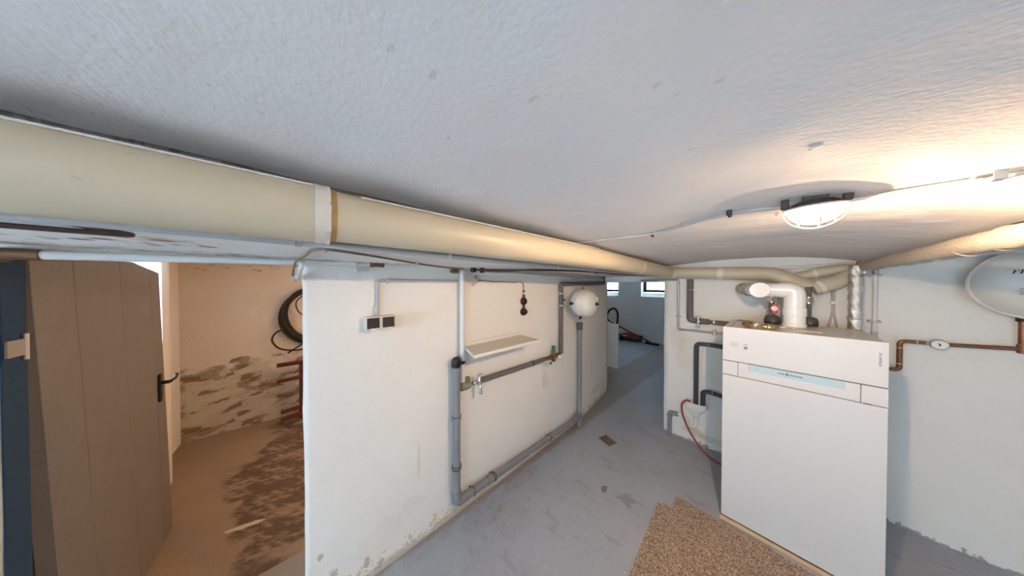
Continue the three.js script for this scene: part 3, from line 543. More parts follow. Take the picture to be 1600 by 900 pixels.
{
  // bundle of dark cables under the soffit further back
  const t = thing('cable_bundle', 'loose bundle of dark cables hanging under the soffit above the shelf', 'cable', [-1.2, 1.73, -1.3]);
  const f = (k, a) => smooth([[-1.36, 1.738, -0.86], [-1.22 + a, 1.728 + k, -0.95], [-1.05 + a, 1.735 - k, -1.15], [-0.98, 1.739, -1.6], [-1.0 + a, 1.739, -2.4], [-0.98, 1.738, -2.95]], 60);
  part(t, 'cable', sweep(f(0, 0), 0.0065, 8), M.cableDark); part(t, 'cable', sweep(f(0.005, 0.03), 0.006, 8), M.cableDark); part(t, 'cable', sweep(f(-0.004, -0.04), 0.005, 8), M.cableBrown);
  part(t, 'cable', sweep(smooth([[-1.38, 1.735, -0.85], [-1.20, 1.728, -1.02], [-1.16, 1.733, -1.12], [-1.24, 1.739, -1.3], [-1.28, 1.739, -2.0]], 40), 0.0055, 8), M.cableGrey);
  part(t, 'knot', [drum([-1.36, 1.75, -0.845], [0, -1, 0], 0.02, 0.03, 12), box(-1.33, -1.30, 1.715, 1.75, -0.90, -0.875, 0.005)], M.black);
  part(t, 'clip', box(-0.99, -0.97, 1.73, 1.7505, -1.82, -1.80, 0.002), M.black); part(t, 'clip', box(-1.0, -0.98, 1.73, 1.7505, -2.12, -2.10, 0.002), M.black);
}

// ---------------------------------------------------------------- left wall: supply pipes, taps, drains
{
  const t = thing('supply_pipe', 'white painted water pipe dropping down the left wall from a high horizontal run', 'pipe', W(-0.808, 0.93, 0.035));
  part(t, 'riser', pipe([W(-0.808, 0.925, 0.036), W(-0.808, 1.727, 0.036)], 0.0185, 0, 18), M.paintPipe);
  part(t, 'high_run', pipe([W(-0.79, 1.727, 0.036), W(-1.5, 1.721, 0.036), W(-2.2, 1.712, 0.036), W(-2.7, 1.706, 0.036), W(-3.02, 1.70, 0.036), [-1.56, 1.70, -3.1]], 0.0165, 0.02, 16), M.paintPipe);
  part(t, 'coupling', [drum(W(-0.775, 1.727, 0.036), [0, 0, 1], 0.017, 0.045), drum(W(-0.738, 1.727, 0.036), [0, 0, 1], 0.013, 0.02)], M.brassDull, 'brown brass stub');
  for (const z of [-0.86, -0.915]) part(t, 'pipe_clamp', clamp(W(z, 1.727, 0.036), [0, 0, 1], 0.0165, W(z, 1.727, 0)), M.collar);
  part(t, 'pipe_clamp', clamp(W(-0.808, 1.09, 0.036), [0, 1, 0], 0.0185, W(-0.808, 1.09, 0)), M.iron);
  part(t, 'socket_fitting', [drum(W(-0.808, 0.95, 0.036), [0, -1, 0], 0.025, 0.05), drum(W(-0.80, 0.915, 0.036), [0, 0, -1], 0.025, 0.07), box(ax(-0.85), ax(-0.85) + 0.03, 0.875, 0.965, -0.88, -0.80, 0.01)], M.verdigris, 'verdigris elbow fitting');
}
{
  const t = thing('brown_supply_pipe', 'brown insulated water pipe running below the wall shelf to a brass valve', 'pipe', W(-1.3, 0.9, 0.04));
  const y = (z) => 0.917 - (-0.93 - z) * 0.010;
  part(t, 'insulation', pipe([W(-0.955, y(-0.955), 0.04), W(-1.3, y(-1.3), 0.04), W(-1.685, y(-1.685), 0.04)], 0.0215, 0, 18), M.insGrey);
  part(t, 'insulation', pipe([W(-1.60, y(-1.6), 0.04), W(-1.70, y(-1.7), 0.04)], 0.0225, 0, 18), M.insGrey);
  part(t, 'tape_band', pipe([W(-1.53, y(-1.53), 0.04), W(-1.545, y(-1.545), 0.04)], 0.024, 0, 18), M.black);
  part(t, 'valve_body', [pipe([W(-1.69, 0.908, 0.04), W(-1.98, 0.912, 0.04)], 0.013), ...[-1.715, -1.75, -1.81, -1.875, -1.93].map((z, i) => drum(W(z, 0.91, 0.04), [0, 0, -1], [0.019, 0.018, 0.023, 0.022, 0.019][i], 0.035)), drum(W(-1.865, 0.90, 0.04), [0, 1, 0], 0.021, 0.07), drum(W(-1.865, 0.905, 0.04), [0, -1, 0], 0.018, 0.05), drum(W(-1.80, 0.91, 0.04), [0.4, -1, 0], 0.013, 0.04)], M.brassDull, 'tarnished bronze valve body');
  part(t, 'knob', drum(W(-1.865, 0.965, 0.04), [0, 1, 0], 0.019, 0.05), M.green, 'green plastic knob');
  const k = part(t, 'hand_wheel', [drum(W(-1.75, 0.885, 0.055), [1, 0, 0.25], 0.012, 0.03), drum([ax(-1.75) + 0.085, 0.883, -1.743], [1, 0, 0.25], 0.024, 0.014)], M.wire); part(k, 'cap', drum([ax(-1.75) + 0.0985, 0.883, -1.740], [1, 0, 0.25], 0.013, 0.004), M.green, 'green cap');
  const gq = part(t, 'pressure_gauge', [drum([ax(-1.95) + 0.055, 0.897, -1.94], [0.8, 0, 0.6], 0.02, 0.018), rod([ax(-1.95) + 0.02, 0.90, -1.955], [ax(-1.95) + 0.055, 0.897, -1.94], 0.006)], M.steel); part(gq, 'dial', drum([ax(-1.95) + 0.0698, 0.897, -1.929], [0.8, 0, 0.6], 0.0175, 0.0012), M.paper, 'white dial');
}
{
  const t = thing('water_tap', 'small chrome tap with a T handle at the start of the brown pipe', 'tap', W(-0.93, 0.9, 0.05));
  const p = W(-0.925, 0.917, 0.04), x = p[0], z = p[2];
  part(t, 'body', [drum([x, 0.917, z + 0.035], [0, 0, -1], 0.017, 0.07), drum([x, 0.917, z], [1, 0, 0], 0.014, 0.05), lathe([[0, 0], [0.012, 0], [0.014, 0.03], [0.011, 0.06], [0, 0.06]], [x + 0.04, 0.90, z], [0, 1, 0], 18)], M.chrome);
  part(t, 'spout', [pipe([[x + 0.04, 0.915, z], [x + 0.055, 0.90, z], [x + 0.055, 0.862, z]], 0.0105, 0.02), drum([x + 0.055, 0.865, z], [0, -1, 0], 0.014, 0.018)], M.chrome);
  part(t, 'handle', [rod([x + 0.04, 0.955, z], [x + 0.04, 0.985, z], 0.004), rod([x + 0.04, 0.985, z - 0.02], [x + 0.04, 0.985, z + 0.02], 0.004), hex([x + 0.04, 0.955, z], [0, 1, 0], 0.01, 0.01)], M.chrome);
}
{
  const t = thing('heating_riser', 'dark grey insulated pipe standing left of the small round tank and turning along the soffit', 'pipe', W(-1.995, 0.92, 0.04));
  part(t, 'insulation', pipe([W(-1.995, 0.915, 0.04), W(-1.995, 1.645, 0.04), W(-2.6, 1.652, 0.045), W(-3.08, 1.66, 0.06)], 0.0215, 0.012, 18), M.insGrey);
  part(t, 'insulation', pipe([W(-3.08, 1.645, 0.06), W(-3.08, 1.752, 0.06)], 0.0225, 0, 18), M.pvcDark);
  for (const y of [1.545, 1.415]) part(t, 'pipe_clamp', [...clamp(W(-1.995, y, 0.04), [0, 1, 0], 0.0215, W(-1.995, y, 0)), drum(W(-1.995, y - 0.008, 0.04), [0, 1, 0], 0.0235, 0.016)], M.chrome, 'shiny pipe clamp');
  part(t, 'valve', [drum(W(-1.995, 1.43, 0.04), [0, 1, 0], 0.024, 0.1), drum(W(-1.995, 1.475, 0.05), [0.4, 0, -1], 0.013, 0.04)], M.pvcDark);
}
{
  const t = thing('expansion_tank', 'small cream barrel-shaped expansion tank held off the left wall', 'tank', [-1.36, 1.44, -2.18]);
  const c = [-1.475, 1.444, -2.18];
  part(t, 'shell', lathe([[0, 0], [0.05, 0.004], [0.10, 0.022], [0.13, 0.052], [0.141, 0.085], [0.142, 0.12], [0.141, 0.16], [0.128, 0.2], [0.095, 0.232], [0.05, 0.246], [0, 0.25]], [c[0] + 0.03, c[1], c[2]], [1, 0, 0], 40), M.tank);
  part(t, 'weld_seam', ring([c[0] + 0.148, c[1], c[2]], [1, 0, 0], 0.142, 0.0022, 40), M.tank);
  part(t, 'valve_cap', [drum([c[0] + 0.276, c[1] - 0.005, c[2] - 0.02], [1, 0, 0], 0.018, 0.012), drum([c[0] + 0.287, c[1] - 0.005, c[2] - 0.02], [1, 0, 0], 0.011, 0.02)], M.black);
  part(t, 'connector', [drum([c[0] + 0.11, c[1], c[2] + 0.125], [0, 0, 1], 0.012, 0.035), drum([c[0] + 0.10, c[1] + 0.0, c[2] + 0.15], [0, 0, 1], 0.017, 0.018)], M.bakelite);
  part(t, 'hanger', [drum([c[0] + 0.12, c[1] + 0.135, c[2] - 0.03], [0, 1, 0], 0.012, 0.055)], M.brassDull); part(t, 'drain_stub', pipe([[c[0] + 0.10, c[1] - 0.13, c[2] - 0.02], [c[0] + 0.10, c[1] - 0.165, c[2] - 0.02], [c[0] + 0.085, c[1] - 0.175, c[2] - 0.02]], 0.009, 0.01), M.bakelite);
  // printed marks: a smudged dark emblem and faint lines of lettering
  const pm = (ang, s, w, h) => { const g = new THREE.CylinderGeometry(0.1428, 0.1428, w, 6, 1, true, 0, h / 0.1428); return g; };
  const marks = []; for (const [dx, a, w, h] of [[0.185, 0.35, 0.012, 0.03], [0.192, 0.26, 0.02, 0.006], [0.178, 0.46, 0.006, 0.016], [0.198, 0.15, 0.004, 0.03], [0.20, 0.52, 0.01, 0.005]]) {
    const rad = dx < 0.18 ? 0.1365 : dx < 0.19 ? 0.1345 : 0.130;
    for (let k = 0; k < 3; k++) { const g = a + k * 0.05, y = c[1] + rad * Math.sin(g), z = c[2] + rad * Math.cos(g); const b = new THREE.BoxGeometry(w * (1 - 0.25 * k), h * 0.4, 0.0014); b.rotateX(-g); b.translate(c[0] + dx, y, z); marks.push(b); }
  }
  part(t, 'printed_marks', marks, M.black, 'smudged dark printing');
}
{
  const t = thing('drain_pipe', 'grey plastic drain pipe with a black-capped standpipe and a low run along the left wall', 'pipe', W(-0.752, 0.12, 0.05));
  const r = 0.0265, R = 0.0305, O = 0.052;
  part(t, 'standpipe', [rod(W(-0.752, 0.20, O), W(-0.752, 1.085, O), r, 20), drum(W(-0.752, 0.70, O), [0, 1, 0], R, 0.05)], M.pvc);
  part(t, 'cap', [lathe([[0, 0.04], [0.022, 0.035], [0.031, 0.02], [0.0325, 0], [0.031, -0.025], [0.027, -0.03], [0, -0.03]], W(-0.752, 1.10, O), [0, 1, 0], 24), drum([ax(-0.752) + O, 1.09, -0.785], [0, 0, -1], 0.01, 0.03)], M.black, 'black ribbed cap');
  part(t, 'elbow', [pipe([W(-0.752, 0.215, O), W(-0.752, 0.138, O), W(-0.84, 0.136, O)], R, 0.04, 20)], M.pvc);
  const low = (z) => W(z, 0.137 - (-0.8 - z) * 0.018, O);
  part(t, 'low_run', [pipe([low(-0.82), low(-1.3), low(-1.8), low(-2.25)], r, 0, 20)], M.pvc);
  part(t, 'socket', rod(low(-1.02), low(-1.06), R, 20), M.pvc); part(t, 'socket', rod(low(-1.80), low(-1.84), R, 20), M.pvc);
  for (const [q, d] of [[W(-0.752, 0.395, O), [0, 1, 0]], [W(-0.752, 0.375, O), [0, 1, 0]], [W(-0.752, 0.735, O), [0, 1, 0]], [low(-0.885), [0, 0, 1]], [low(-1.07), [0, 0, 1]], [low(-1.085), [0, 0, 1]], [low(-1.78), [0, 0, 1]]]) part(t, 'pipe_clamp', clamp(q, d, r + 0.002, [ax(q[2]), q[1], q[2]]), M.iron, 'thin wire clamp');
  part(t, 'branch', [pipe([W(-2.20, 0.112, O), W(-2.33, 0.11, O)], R, 0, 20), rod(W(-2.345, 0.0, O), W(-2.345, 0.16, O), R, 20), drum(W(-2.27, 0.13, O), [0, 1, 0.3], 0.02, 0.045)], M.pvc);
}
{
  const t = thing('drain_standpipe', 'grey plastic drain pipe standing open below the small cream tank', 'pipe', W(-2.345, 0.16, 0.052));
  part(t, 'standpipe', rod(W(-2.345, 0.161, 0.052), W(-2.345, 1.12, 0.052), 0.0255, 20), M.pvc);
  part(t, 'socket', lathe([[0.0255, 0], [0.031, 0.006], [0.031, 0.05], [0.034, 0.055], [0.034, 0.085], [0.028, 0.085], [0.027, 0.01]], W(-2.345, 1.115, 0.052), [0, 1, 0], 24), M.pvcDark, 'darker open socket');
  part(t, 'pipe_clamp', clamp(W(-2.345, 0.95, 0.052), [0, 1, 0], 0.0265, W(-2.345, 0.95, 0)), M.chrome);
}
// socket, switch, shelf
{
  const t = thing('double_socket', 'twin surface-mounted socket box with two brown hinged flaps on the left wall', 'socket', [-1.46, 1.39, -0.295]);
  const x = -1.478, f = x + 0.058; part(t, 'box', box(x, f, 1.387, 1.461, -0.370, -0.221, 0.006), M.socket);
  for (const [a, b] of [[-0.288, -0.229], [-0.362, -0.303]]) { const q = part(t, 'flap', box(f - 0.002, f + 0.006, 1.398, 1.454, a, b, 0.003), M.brownFlap, 'dark brown flap'); part(q, 'flap_hinge', rod([f + 0.004, 1.449, a + 0.003], [f + 0.004, 1.449, b - 0.003], 0.0035), M.brownFlap); part(t, 'finger_lip', lathe([[0, 0], [0.016, 0], [0.016, 0.004], [0, 0.004]], [f + 0.001, 1.393, (a + b) / 2], [1, 0, 0]), M.socket); }
}
{
  const t = thing('socket_conduit', 'grey surface conduit dropping from a high run to the brown-flapped socket', 'conduit', W(-0.5, 1.46, 0.012));
  part(t, 'tube', pipe([W(-0.286, 1.46, 0.012), W(-0.286, 1.652, 0.012), W(-0.31, 1.657, 0.012), W(-0.785, 1.657, 0.012)], 0.0085, 0.02, 12), M.conduit);
  part(t, 'sleeve', drum(W(-0.276, 1.462, 0.012), [0, 1, 0], 0.011, 0.05), M.collar); part(t, 'clip', box(-1.47, -1.447, 1.642, 1.672, -0.345, -0.335, 0.002), M.conduit);
}
{
  const t = thing('switch_cable', 'thin brown cable clipped along the wall top down to an old dark bakelite switch pair', 'cable', W(-1.2, 1.7, 0.01));
  part(t, 'cable', sweep(smooth([W(-0.93, 1.705, 0.012), W(-0.955, 1.672, 0.008), W(-1.03, 1.668, 0.008), W(-1.12, 1.661, 0.008), W(-1.22, 1.662, 0.008), W(-1.32, 1.656, 0.008), W(-1.42, 1.66, 0.008), W(-1.452, 1.64, 0.008), W(-1.455, 1.58, 0.008), W(-1.455, 1.535, 0.008)], 90), 0.004, 8), M.cableBrown);
  for (const z of [-1.05, -1.22, -1.375]) part(t, 'clip', [box(ax(z) - 0.002, ax(z) + 0.014, 1.65, 1.672, z - 0.008, z + 0.008, 0.003), drum([ax(z) + 0.012, 1.653, z], [1, -0.5, 0], 0.004, 0.007, 8)], M.collar);
  part(t, 'cable_tails', [sweep(smooth([W(-0.90, 1.725, 0.03), W(-0.895, 1.66, 0.03), W(-0.905, 1.63, 0.028), W(-0.93, 1.65, 0.028), W(-0.95, 1.69, 0.03)], 30), 0.0035, 8)], M.cableGrey);
  part(t, 'clip', box(-1.497, -1.48, 1.572, 1.584, -1.465, -1.445, 0.003), M.bakelite);
}
{
  const t = thing('bakelite_switch', 'old dark brown bakelite rotary switch above a matching round socket', 'switch', W(-1.455, 1.46, 0.02));
  const x = ax(-1.455);
  for (const [y, k] of [[1.487, 0], [1.392, 1]]) {
    const b = part(t, k ? 'socket_body' : 'switch_body', lathe([[0, 0], [0.034, 0], [0.036, 0.014], [0.031, 0.026], [0.018, 0.032], [0, 0.033]], [x - 0.001, y, -1.455], [1, 0, 0], 28), M.bakelite);
    part(b, 'knob', k ? drum([x + 0.03, y, -1.455], [1, 0, 0], 0.016, 0.018) : box(x + 0.03, x + 0.052, y - 0.018, y + 0.018, -1.459, -1.451, 0.003), M.bakelite);
  }
  for (const g of [rod([x + 0.011, 1.515, -1.455], [x + 0.011, 1.545, -1.455], 0.014), rod([x + 0.011, 1.42, -1.455], [x + 0.011, 1.46, -1.455], 0.013)]) part(t, 'neck', g, M.bakelite);
  for (const y of [1.487, 1.392]) part(t, 'cable_entry', drum([x + 0.02, y, -1.425], [0, 0, 1], 0.008, 0.013), M.bakelite);
}
{
  const t = thing('wall_shelf', 'narrow white-edged shelf with a stained brown top on the left wall', 'shelf', [-1.35, 1.175, -1.1]);
  const board = (p, h, y) => { const s = new THREE.Shape(p.map(([x, z]) => new THREE.Vector2(x, z))), g = new THREE.ExtrudeGeometry(s, { depth: h, bevelEnabled: true, bevelSize: 0.001, bevelThickness: 0.001, bevelSegments: 1 }); g.rotateX(Math.PI / 2); g.translate(0, y, 0); return worldUV(g); };
  part(t, 'shelf_top', board([[-1.474, -0.842], [-1.236, -0.772], [-1.25, -1.389], [-1.495, -1.402]], 0.004, 1.192), M.shelfTop, 'stained brown top');
  part(t, 'board', board([[-1.472, -0.84], [-1.232, -0.770], [-1.246, -1.392], [-1.492, -1.405]], 0.014, 1.187), M.white);
  part(t, 'batten', box(-1.51, -1.468, 1.15, 1.1715, -1.36, -0.88, 0.003), M.white);
  part(t, 'wall_strip', board([[-1.466, -0.842], [-1.460, -0.842], [-1.482, -1.402], [-1.492, -1.402]], 0.02, 1.213), M.white);
}

// ---------------------------------------------------------------- boiler
function canvasTex(w, h, draw) { const c = document.createElement('canvas'); c.width = w; c.height = h; draw(c.getContext('2d'), w, h); const t = new THREE.CanvasTexture(c); t.colorSpace = THREE.SRGBColorSpace; return t; }
function printed(x0, x1, y0, y1, z, w, h, draw, o = { transparent: true }) {              // a printed face looking to +z: front geometry with uv 0..1 and its material
  const g = new THREE.PlaneGeometry(x1 - x0, y1 - y0); g.translate((x0 + x1) / 2, (y0 + y1) / 2, z);
  return [g, std({ map: canvasTex(w, h, draw), roughness: 0.4, ...o })];
}
const BX0 = -0.232, BX1 = 0.388, BZ = -2.18;
{
  const t = thing('boiler', 'tall white floor-standing heating boiler with a pale blue display strip', 'boiler', [0.078, 0, -2.5]);
  part(t, 'casing', box(BX0 + 0.002, BX1 - 0.002, 0.018, 1.328, -2.78, BZ - 0.014, 0.004), M.boiler);
  part(t, 'top_plate', box(BX0 + 0.001, BX1 - 0.001, 1.326, 1.3385, -2.72, BZ - 0.012, 0.003), M.boilerTop, 'beige top plate');
  part(t, 'plate_seam', box(BX0 + 0.036, BX0 + 0.0385, 1.3375, 1.3395, -2.70, -2.20), M.gap);
  part(t, 'edge_clip', box(BX0 + 0.035, BX0 + 0.075, 1.338, 1.345, -2.69, -2.675, 0.002), M.brassDull);
  const up = part(t, 'upper_panel', box(BX0, BX1, 1.111, 1.3425, BZ - 0.02, BZ, 0.003), M.boiler);
  const [lg, lm] = printed(-0.198, -0.098, 1.198, 1.248, BZ + 0.0004, 256, 128, (c, w, h) => {
    c.fillStyle = '#8a8a90';
    for (let k = 0; k < 5; k++) c.fillRect(10 + (k === 2 ? 4 : 0), 20 + k * 17, [110, 104, 96, 112, 60][k], 4);
    c.fillStyle = '#c98f90'; c.fillRect(60, 106, 62, 3); c.fillStyle = '#2c6c9c'; c.beginPath(); c.ellipse(204, 88, 20, 17, 0, 0, 7); c.fill(); c.fillStyle = '#7b8c98'; c.beginPath(); c.ellipse(204, 42, 12, 10, 0, 0, 7); c.fill(); c.strokeStyle = '#9fb2be'; c.lineWidth = 3; c.strokeRect(183, 20, 42, 90);
  });
  part(up, 'printed_label', lg, lm, 'small printed notice with a blue dot');
  const [vg, vm] = printed(0.357, 0.371, 1.206, 1.296, BZ + 0.0004, 64, 400, (c, w, h) => {
    c.fillStyle = '#55565c'; c.font = 'bold 46px sans-serif'; c.textAlign = 'center'; c.textBaseline = 'middle'; c.translate(w / 2, h / 2); c.rotate(-Math.PI / 2); c.fillText('VITODENS 333', 0, 0, 380);
  });
  part(up, 'printed_label', vg, vm, 'dark vertical lettering');
  const st = (a, b) => box(a, b, 1.0125, 1.1065, BZ - 0.02, BZ - 0.0005, 0.002);
  part(t, 'control_panel', st(BX0, -0.1555), M.boiler);
  const mid = part(t, 'control_panel', st(-0.1535, 0.309), M.boiler);
  part(t, 'control_panel', st(0.311, BX1), M.boiler);
  part(mid, 'display_frame', box(-0.1045, 0.2610, 1.0645, 1.1075, BZ - 0.004, BZ + 0.0006, 0.001), M.conduit);
  const [dg, dm] = printed(-0.103, 0.2595, 1.066, 1.1055, BZ + 0.0012, 1024, 112, (c, w, h) => {
    c.fillStyle = '#b4ccd6'; c.fillRect(0, 0, w, h); c.fillStyle = '#2d3c4c'; c.font = 'bold 31px sans-serif'; c.textBaseline = 'middle'; c.textAlign = 'left';
    const put = (s, x, wd) => { c.save(); c.translate(x, h / 2); c.scale(wd / c.measureText(s).width, 1); c.fillText(s, 0, 2); c.restore(); };
    put('VIE', 352, 84); put('MANN', 482, 150);
    c.lineWidth = 4; c.strokeStyle = '#2d3c4c'; for (const y of [33, 41, 49, 57, 65, 73]) { c.beginPath(); c.moveTo(443, y); c.lineTo(474, y + (y % 3 ? 2 : 0)); c.stroke(); }
    c.beginPath(); c.moveTo(445, 35); c.lineTo(472, 55); c.lineTo(445, 73); c.stroke(); c.beginPath(); c.arc(104, 54, 4, 0, 7); c.fill(); c.fillRect(98, 60, 18, 3);
  }, { roughness: 0.25 });
  part(mid, 'display', dg, dm, 'pale blue display strip');
  part(t, 'door', box(BX0, BX1, 0.014, 1.0085, BZ - 0.02, BZ, 0.003), M.boiler);
  part(t, 'vent_slot', box(0.318, 0.342, 1.0092, 1.0115, BZ - 0.01, BZ + 0.0002), M.gap);
  part(t, 'dark_gap', [box(BX0 + 0.002, BX1 - 0.002, 1.006, 1.014, BZ - 0.016, BZ - 0.012), box(BX0 + 0.002, BX1 - 0.002, 1.105, 1.112, BZ - 0.016, BZ - 0.012)], M.gap);
  part(t, 'base', box(BX0 + 0.02, BX1 - 0.02, 0.001, 0.02, -2.76, BZ - 0.03), M.gap);
}
single('wooden_strip', box(-0.235, 0.45, 0.0005, 0.0115, -2.176, -2.146, 0.002), M.wood, 'pale wooden strip on the floor along the foot of the boiler', 'strip');
single('concrete_strip', box(-0.227, 0.45, 0.0005, 0.006, -2.143, -2.113, 0.002), M.concrete, 'thin grey edging strip between the wooden strip and the brown carpet', 'strip');
// loose things on the boiler
function fitting(kind) {
  const t = thing('brass_fitting', '', 'pipe fitting', [0, 0, 0], 'brass fittings lying on the boiler');
  if (kind === 0) { part(t, 'body', lathe([[0.018, 0], [0.026, 0], [0.026, 0.016], [0.02, 0.018], [0.02, 0.04], [0.016, 0.042], [0.016, 0.0], [0.018, 0]], [0, 0, -0.02], [0, 0, 1], 28), M.brass); part(t, 'union_nut', [hex([0, 0, -0.012], [0, 0, -1], 0.024, 0.016)], M.brass); part(t, 'bore', drum([0, 0, 0.008], [0, 0, 1], 0.0155, 0.003), M.brassDull); part(t, 'lug', rod([0.018, 0.014, -0.01], [0.034, 0.018, -0.012], 0.005), M.brass); }
  else if (kind === 1) { part(t, 'body', pipe([[0, 0, 0.022], [0, 0, -0.012], [-0.02, 0, -0.02]], 0.011, 0.015), M.brass); part(t, 'union_nut', hex([0, 0, 0.006], [0, 0, 1], 0.0165, 0.014), M.brass); part(t, 'thread', drum([0, 0, 0.019], [0, 0, 1], 0.0115, 0.008), M.brass); }
  else { part(t, 'body', lathe([[0, 0], [0.012, 0], [0.012, 0.012], [0.009, 0.014], [0.009, 0.03], [0, 0.03]], [0, 0, -0.012], [0, 0, 1], 20), M.brass); part(t, 'union_nut', hex([0, 0, -0.01], [0, 0, 1], 0.014, 0.012), M.brass); }
  return t;
}
{
  const protos = [fitting(0), fitting(1), fitting(2)], y = 1.3388;
  const put = [[0, -0.112, -2.255, 0.5, 0.0262, 'largest brass fitting, with an open bore, left of all on the boiler top'], [1, -0.073, -2.31, 0.2, 0.0166, 'bent brass elbow fitting just right of the largest fitting on the boiler'], [1, -0.047, -2.285, 0.9, 0.0166, 'brass elbow fitting in the middle of the row on the boiler'], [2, -0.024, -2.31, -0.4, 0.0142, 'small brass nipple behind the gap, second from the right in the row'], [2, -0.004, -2.27, 0.8, 0.0142, 'small brass nipple at the right end of the row, nearest the round caps']];
  const seen = {};
  for (const [k, x, z, a, h, label] of put) { let o = protos[k]; if (seen[k]) { o = protos[k].clone(); o.name = numbered('brass_fitting'); scene.add(o); } seen[k] = 1; o.position.set(x, y + h * (k === 1 || k === 2 ? 1 : 1), z); o.rotation.y = a; o.userData = { ...o.userData, label }; }
}
single('plastic_cap', drum([0.047, 1.3388, -2.455], [0, 1, 0], 0.017, 0.008, 24), M.flue, 'left of two round cream caps lying before the flue pipe', 'cap');
single('plastic_cap', drum([0.092, 1.3388, -2.455], [0, 1, 0], 0.017, 0.008, 24), M.flue, 'right of two round cream caps lying before the flue pipe', 'cap');
{ const g = box(-0.055, 0.055, 0, 0.003, -0.02, 0.02, 0.001); g.rotateY(-0.12); g.translate(0.145, 1.3388, -2.36); single('paper_slip', g, M.paper, 'white slip of card lying on the boiler top right of the caps', 'paper'); }
{
  // flue: riser, elbow, tee with a cap, pipe into the wall
  const t = thing('flue_pipe', 'thick white plastic flue rising from the boiler and bending left to a capped tee', 'flue', [0.097, 1.34, -2.53]);
  const fx = 0.098, fz = -2.525, r = 0.051, fy = 1.596;
  part(t, 'riser', [rod([fx, 1.339, fz], [fx, 1.52, fz], r, 36), lathe([[r, 0], [0.056, 0.004], [0.056, 0.022], [r, 0.026]], [fx, 1.339, fz], [0, 1, 0], 40)], M.flue);
  part(t, 'socket', lathe([[0.0515, 0], [0.0545, 0.004], [0.0545, 0.05], [0.0515, 0.056]], [fx, 1.418, fz], [0, 1, 0], 40), M.flue);
  part(t, 'elbow', pipe([[fx, 1.505, fz], [fx, fy, fz], [fx - 0.075, fy, fz]], r, 0.085, 36), M.flue);
  part(t, 'cross_run', rod([fx - 0.07, fy, fz], [fx - 0.17, fy, fz], 0.0495, 36), M.flue);
  const d = [0.20, 0, 0.98], c = [-0.067, fy, -2.455];
  part(t, 'tee', [rod([c[0] - 0.025, fy, c[2] - 0.12], [c[0], fy, c[2] - 0.004], 0.0505, 36)], M.flue);
  part(t, 'cap', drum([c[0] - 0.001, fy, c[2] - 0.008], d, 0.0535, 0.014, 40, 0.12), M.flue, 'round inspection cap');
  part(t, 'wall_pipe', rod([c[0] - 0.02, fy, c[2] - 0.10], [-0.185, fy + 0.006, -2.972], 0.0495, 32), M.fluePipe, 'duller pipe into the wall');
  for (const k of [0.15, 0.35, 0.55]) part(t, 'rib', ring([c[0] - 0.02 - 0.09 * k, fy, c[2] - 0.1 - 0.36 * k], [-0.20, 0, -0.98], 0.05, 0.003, 36), M.fluePipe);
}
function valveSet(x, z, label, red) {
  const t = thing('pump_valve', label, 'valve', [x, 1.339, z]);
  part(t, 'insulation_block', [lathe([[0, 0], [0.042, 0], [0.043, 0.03], [0.036, 0.055], [0.022, 0.064], [0, 0.064]], [x, 1.339, z], [0, 1, 0], 8), drum([x + 0.002, 1.36, z + 0.036], [0, 0, 1], 0.014, 0.02)], M.pvcDark, 'dark shaped insulation block');
  part(t, 'spindle', [drum([x + 0.002, 1.365, z + 0.05], [0, 0, 1], 0.007, 0.016), ring([x + 0.002, 1.365, z + 0.052], [0, 0, 1], 0.012, 0.003, 16)], M.brassDull);
  part(t, 'tube', rod([x - 0.004, 1.40, z], [x - 0.004, 1.62, z], 0.015, 18), M.insGrey);
  part(t, 'union_nut', [drum([x - 0.004, 1.495, z], [0, 1, 0], 0.026, 0.014), hex([x - 0.004, 1.508, z], [0, 1, 0], 0.029, 0.03), drum([x - 0.004, 1.537, z], [0, 1, 0], 0.024, 0.012)], M.chrome, 'shiny chrome union nut');
  if (red) { const k = part(t, 'handle', [box(x - 0.004, x + 0.026, 1.42, 1.49, z + 0.026, z + 0.042, 0.006), drum([x + 0.011, 1.458, z + 0.02], [0, 0, 1], 0.022, 0.026)], M.red, 'red thermometer handle'); const f = part(k, 'dial', drum([x + 0.011, 1.458, z + 0.0445], [0, 0, 1], 0.018, 0.004), M.paper, 'white dial'); }
}
valveSet(-0.004, -2.66, 'shut-off valve with a red thermometer handle left of the flue', true);
valveSet(0.172, -2.70, 'dark valve block half hidden behind the flue, without a red handle', false);

// ---------------------------------------------------------------- back wall
{
  const t = thing('foil_pipe', 'vertical pipe wrapped in crumpled silver foil on the back wall right of the boiler', 'pipe', [0.373, 1.0, -2.815]);
  const w = (s, g) => 0.0018 * Math.sin(g * 3 + s * 90) + 0.0016 * Math.sin(g * 5 - s * 160 + 1) + (vn(s * 60 + 9, g * 3 + 9, 256, 256, 800) - 0.5) * 0.004;
  const P = []; for (let k = 0; k <= 60; k++) P.push(V(0.373, mix(1.0, 1.765, k / 60), -2.815));
  part(t, 'foil_wrap', sweep(P, 0.0295, 32, w), M.foil);
  part(t, 'band', ring([0.373, 1.40, -2.815], [0, 1, 0], 0.0315, 0.003, 28), M.foil); part(t, 'band', ring([0.373, 1.63, -2.815], [0, 1, 0], 0.031, 0.002, 28), M.wire);
  part(t, 'bracket', box(0.39, 0.415, 1.705, 1.73, -2.972, -2.815, 0.004), M.steel);
}
